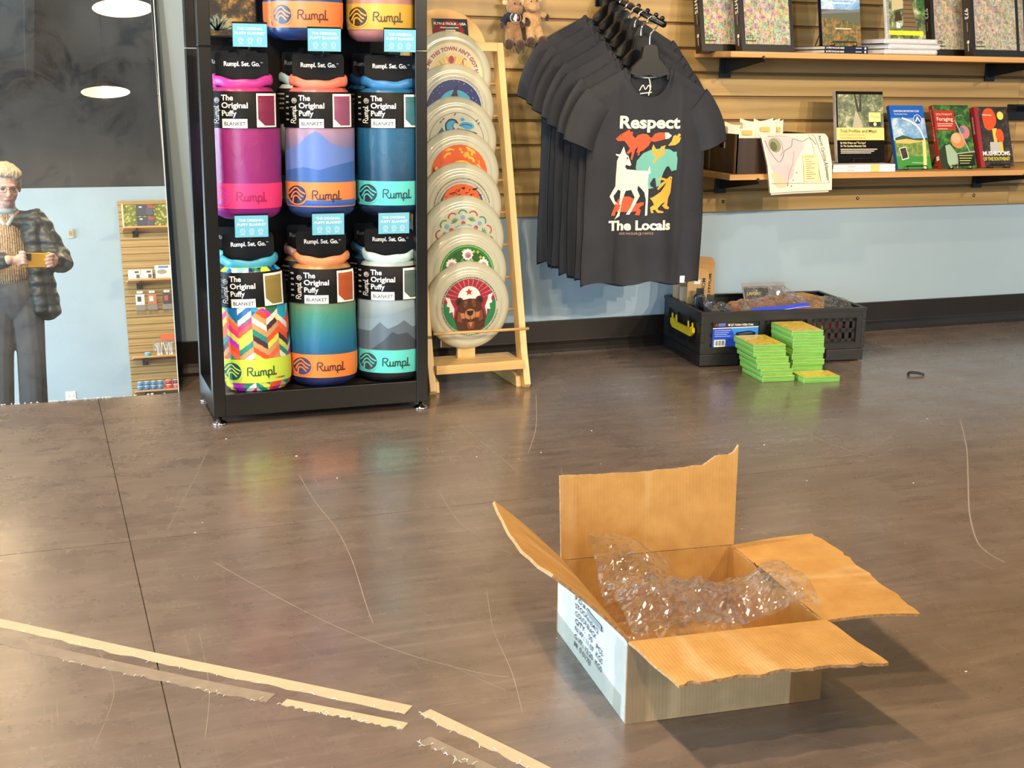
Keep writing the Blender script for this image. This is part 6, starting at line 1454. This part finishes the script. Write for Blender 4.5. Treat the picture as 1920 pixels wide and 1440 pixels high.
# hands: palm, four unequal fingers with bends, thumb from the side of the palm
def hand(sgn, wr, px, yy, reach):
    pc = cl(px, -.022, .022); capsule(b, wr, .022, pc, .024, (1, .8, 1)); ellipsoid(b, pc, (.022, .018, .034))
    for k in range(4):
        y = yy[k]; L = reach[k]
        a0 = cl(px - sgn * .004, y, .014); a1 = cl(px - sgn * (.012 + .2 * L), y + .003, -.001); a2 = cl(px - sgn * (.012 + .65 * L), y - .001, -.0015); a3 = cl(px - sgn * (.012 + L), y - .005, .002)
        capsule(b, a0, .0105, a1, .0095, n=10); capsule(b, a1, .0095, a2, .0085, n=10); capsule(b, a2, .0085, a3, .0072, n=10)
    t0 = cl(px - sgn * .002, .004 if sgn > 0 else -.002, .026); t1 = cl(px - sgn * .022, .012, .031); t2 = cl(px - sgn * .042, .006, .030)
    capsule(b, pc, .013, t0, .0125, n=10); capsule(b, t0, .0115, t1, .0105, n=10); capsule(b, t1, .0105, t2, .0085, n=10)
hand(1, WRR, .146, (.006, -.014, -.033, -.050), (.034, .040, .037, .028)); hand(-1, WRL, -.040, (.020, .001, -.018, -.036), (.012, .016, .020, .024))
KNR, ANR = Vector((-.020, -.335, .40)), Vector((-.028, -.375, .085)); KNL, ANL = Vector((-.185, -.335, .40)), Vector((-.205, -.375, .085))
for hx, kn, an in ((-.03, KNR, ANR), (-.165, KNL, ANL)):
    capsule(b, (hx, -.365, .66), .085, kn, .058); capsule(b, kn, .056, an, .036); capsule(b, an, .034, an + Vector((0, .07, -.048)), .022)
person = remesh(b, 'person', SKIN, .0042, None, 2)
tag(person, 'person in a dark puffer jacket and beige sweater photographing with a yellow phone', 'person')
def quilt(c):
    t = NT('puffer'); v = t.coord(); w_ = t.new('TexWave', wave_type='BANDS', bands_direction='Z'); w_.inputs['Scale'].default_value = 5.5; w_.inputs['Distortion'].default_value = 1.2; t.link(v, w_.inputs['Vector'])
    n = t.noise(v, 26, 4); h = t.new('Math', operation='MULTIPLY_ADD'); t.link(n, h.inputs[0]); h.inputs[1].default_value = .7; t.link(w_.outputs[1], h.inputs[2])
    t.set(Base_Color=t.ramp(n, [(.3, lin_hex(c, .75)), (.7, lin_hex(c, 1.3))]), Roughness=.5); t.bump(h.outputs[0], .8, .012); return t.m
def lin_hex(c, k):
    c = c.lstrip('#'); return tuple(min(1, int(c[i:i + 2], 16) / 255 * k) for i in (0, 2, 4))
def knit(c):
    t = NT('cable_knit'); v = t.coord(); w_ = t.new('TexWave', wave_type='BANDS', bands_direction='X'); w_.inputs['Scale'].default_value = 26; w_.inputs['Distortion'].default_value = 2.5; w_.inputs['Detail'].default_value = 2; t.link(v, w_.inputs['Vector'])
    n = t.noise(v, 90, 4); t.set(Base_Color=t.ramp(n, [(.3, lin_hex(c, .75)), (.7, lin_hex(c, 1.2))]), Roughness=.95); t.bump(w_.outputs[1], .6, .008); return t.m
b = MB()
capsule(b, Vector((-.10, -.365, 1.06)), .085, Vector((-.095, -.352, .84)), .105, (1.3, .95, 1)); capsule(b, NB + Vector((0, .0, -.06)), .070, NB + Vector((0, .005, -.02)), .060)
remesh(b, 'sweater', knit('#a58e72'), .006, person, 3)
b = MB(); 
for s in (-1, 1): capsule(b, NB + Vector((s * .045, .035, .0)), .014, NB + Vector((s * .012, .075, -.06)), .012)
capsule(b, NB + Vector((-.05, .03, .03)), .016, NB + Vector((.05, .03, .03)), .016); ellipsoid(b, NB + Vector((0, .045, .02)), (.055, .03, .022))
remesh(b, 'neck_gaiter', pm('#a9b2b4', .8), .005, person, 2)
b = MB()
for sh_, el, wr in ((SHR, ELR, WRR), (SHL, ELL, WRL)):
    capsule(b, sh_, .078, el, .068); w2 = wr + (el - wr) * .12; capsule(b, el, .066, w2, .048)
capsule(b, SHR + Vector((0, -.01, 0)), .072, SHL + Vector((0, -.01, 0)), .072)
capsule(b, Vector((-.10, -.42, 1.08)), .085, Vector((-.095, -.425, .66)), .11, (1.35, .55, 1))
for s, x0, x1 in ((1, .035, .085), (-1, -.235, -.275)):
    capsule(b, Vector((x0, -.335, 1.08)), .06, Vector((x1, -.335, .63)), .072, (1, 1.15, 1)); capsule(b, Vector((x0 - s * .01, -.30, 1.05)), .045, Vector((x1 - s * .035, -.285, .64)), .05)
capsule(b, NB + Vector((-.07, -.01, .0)), .032, NB + Vector((.07, -.01, .0)), .032); capsule(b, NB + Vector((.07, -.01, 0)), .032, Vector((.04, -.29, 1.08)), .036); capsule(b, NB + Vector((-.07, -.01, 0)), .032, Vector((-.235, -.29, 1.08)), .036)
jk = remesh(b, 'jacket', quilt('#272f30'), .006, person, 3, disp=lambda p: .004 * sin(p.z * 75) + .003 * mnoise.noise(p * 30))
MB().tube(bez([(.045, -.345, 1.165), (.062, -.34, 1.19), (.082, -.335, 1.185)], 4), .006, 8).build('collar_toggle', pm('#141618', .5), jk, True)
b = MB()
for hx, kn, an in ((-.03, KNR, ANR), (-.165, KNL, ANL)):
    capsule(b, (hx, -.362, .66), .098, kn, .078); capsule(b, kn, .076, an + Vector((0, 0, -.015)), .076)
ellipsoid(b, PEL + Vector((0, 0, -.01)), (.15, .118, .15))
remesh(b, 'trousers', pm('#45464a', .85, var=.12, vs=18, bump=.3, bs=60), .006, person, 3)
b = MB()
for an in (ANR, ANL):
    capsule(b, an + Vector((0, -.02, -.045)), .040, an + Vector((0, .11, -.05)), .036, (1.05, .85, 1))
sh_o = remesh(b, 'shoes', pm('#26221f', .6), .005, person, 2)
b = MB()
ellipsoid(b, hp_(0, -.028, .050), (.079, .086, .074), HM); ellipsoid(b, hp_(0, .030, .085), (.060, .050, .034), HM); ellipsoid(b, hp_(.035, .020, .072), (.046, .052, .038), HM)
for s in (-1, 1): ellipsoid(b, hp_(s * .066, -.018, .018), (.017, .052, .045), HM)
ellipsoid(b, hp_(0, -.075, -.005), (.062, .036, .062), HM)
hm_ = NT('grey_blond_hair'); hv = hm_.noise(hm_.coord((60, 60, 8)), 4, 4, .6); hm_.set(Base_Color=hm_.ramp(hv, [(.3, '#8a7e68'), (.55, '#b8ad94'), (.75, '#d2ccbc')]), Roughness=.55); hm_.bump(hv, .8, .006)
remesh(b, 'hair', hm_.m, .004, person, 2, disp=lambda p: .006 * mnoise.noise(Vector((p.x * 90, p.y * 90, p.z * 25))))
for s in (-1, 1):
    e = MB(); ellipsoid(e, hp_(s * .029, .0775, .002), (.011, .006, .0055), HM, 10); e.build('eye', pm('#4a3a34', .2), person, True)
e = MB(); ellipsoid(e, hp_(0, .0885, -.0575), (.021, .005, .0042), HM, 12); e.build('lips', pm('#b5685e', .5), person, True)
g = MB()
for s in (-1, 1):
    g.tube([hp_(s * .031 + .021 * cos(a), .094, .001 + .015 * sin(a)) for a in [i * PI / 10 for i in range(21)]], .0013, 6, False); g.tube([hp_(s * .052, .094, .006), hp_(s * .074, .05, .008), hp_(s * .077, -.005, .004)], .0014, 6)
g.tube([hp_(-.011, .095, .005), hp_(0, .098, .008), hp_(.011, .095, .005)], .0014, 6)
g.build('spectacles', pm('#4a4642', .3, .6), person, True)
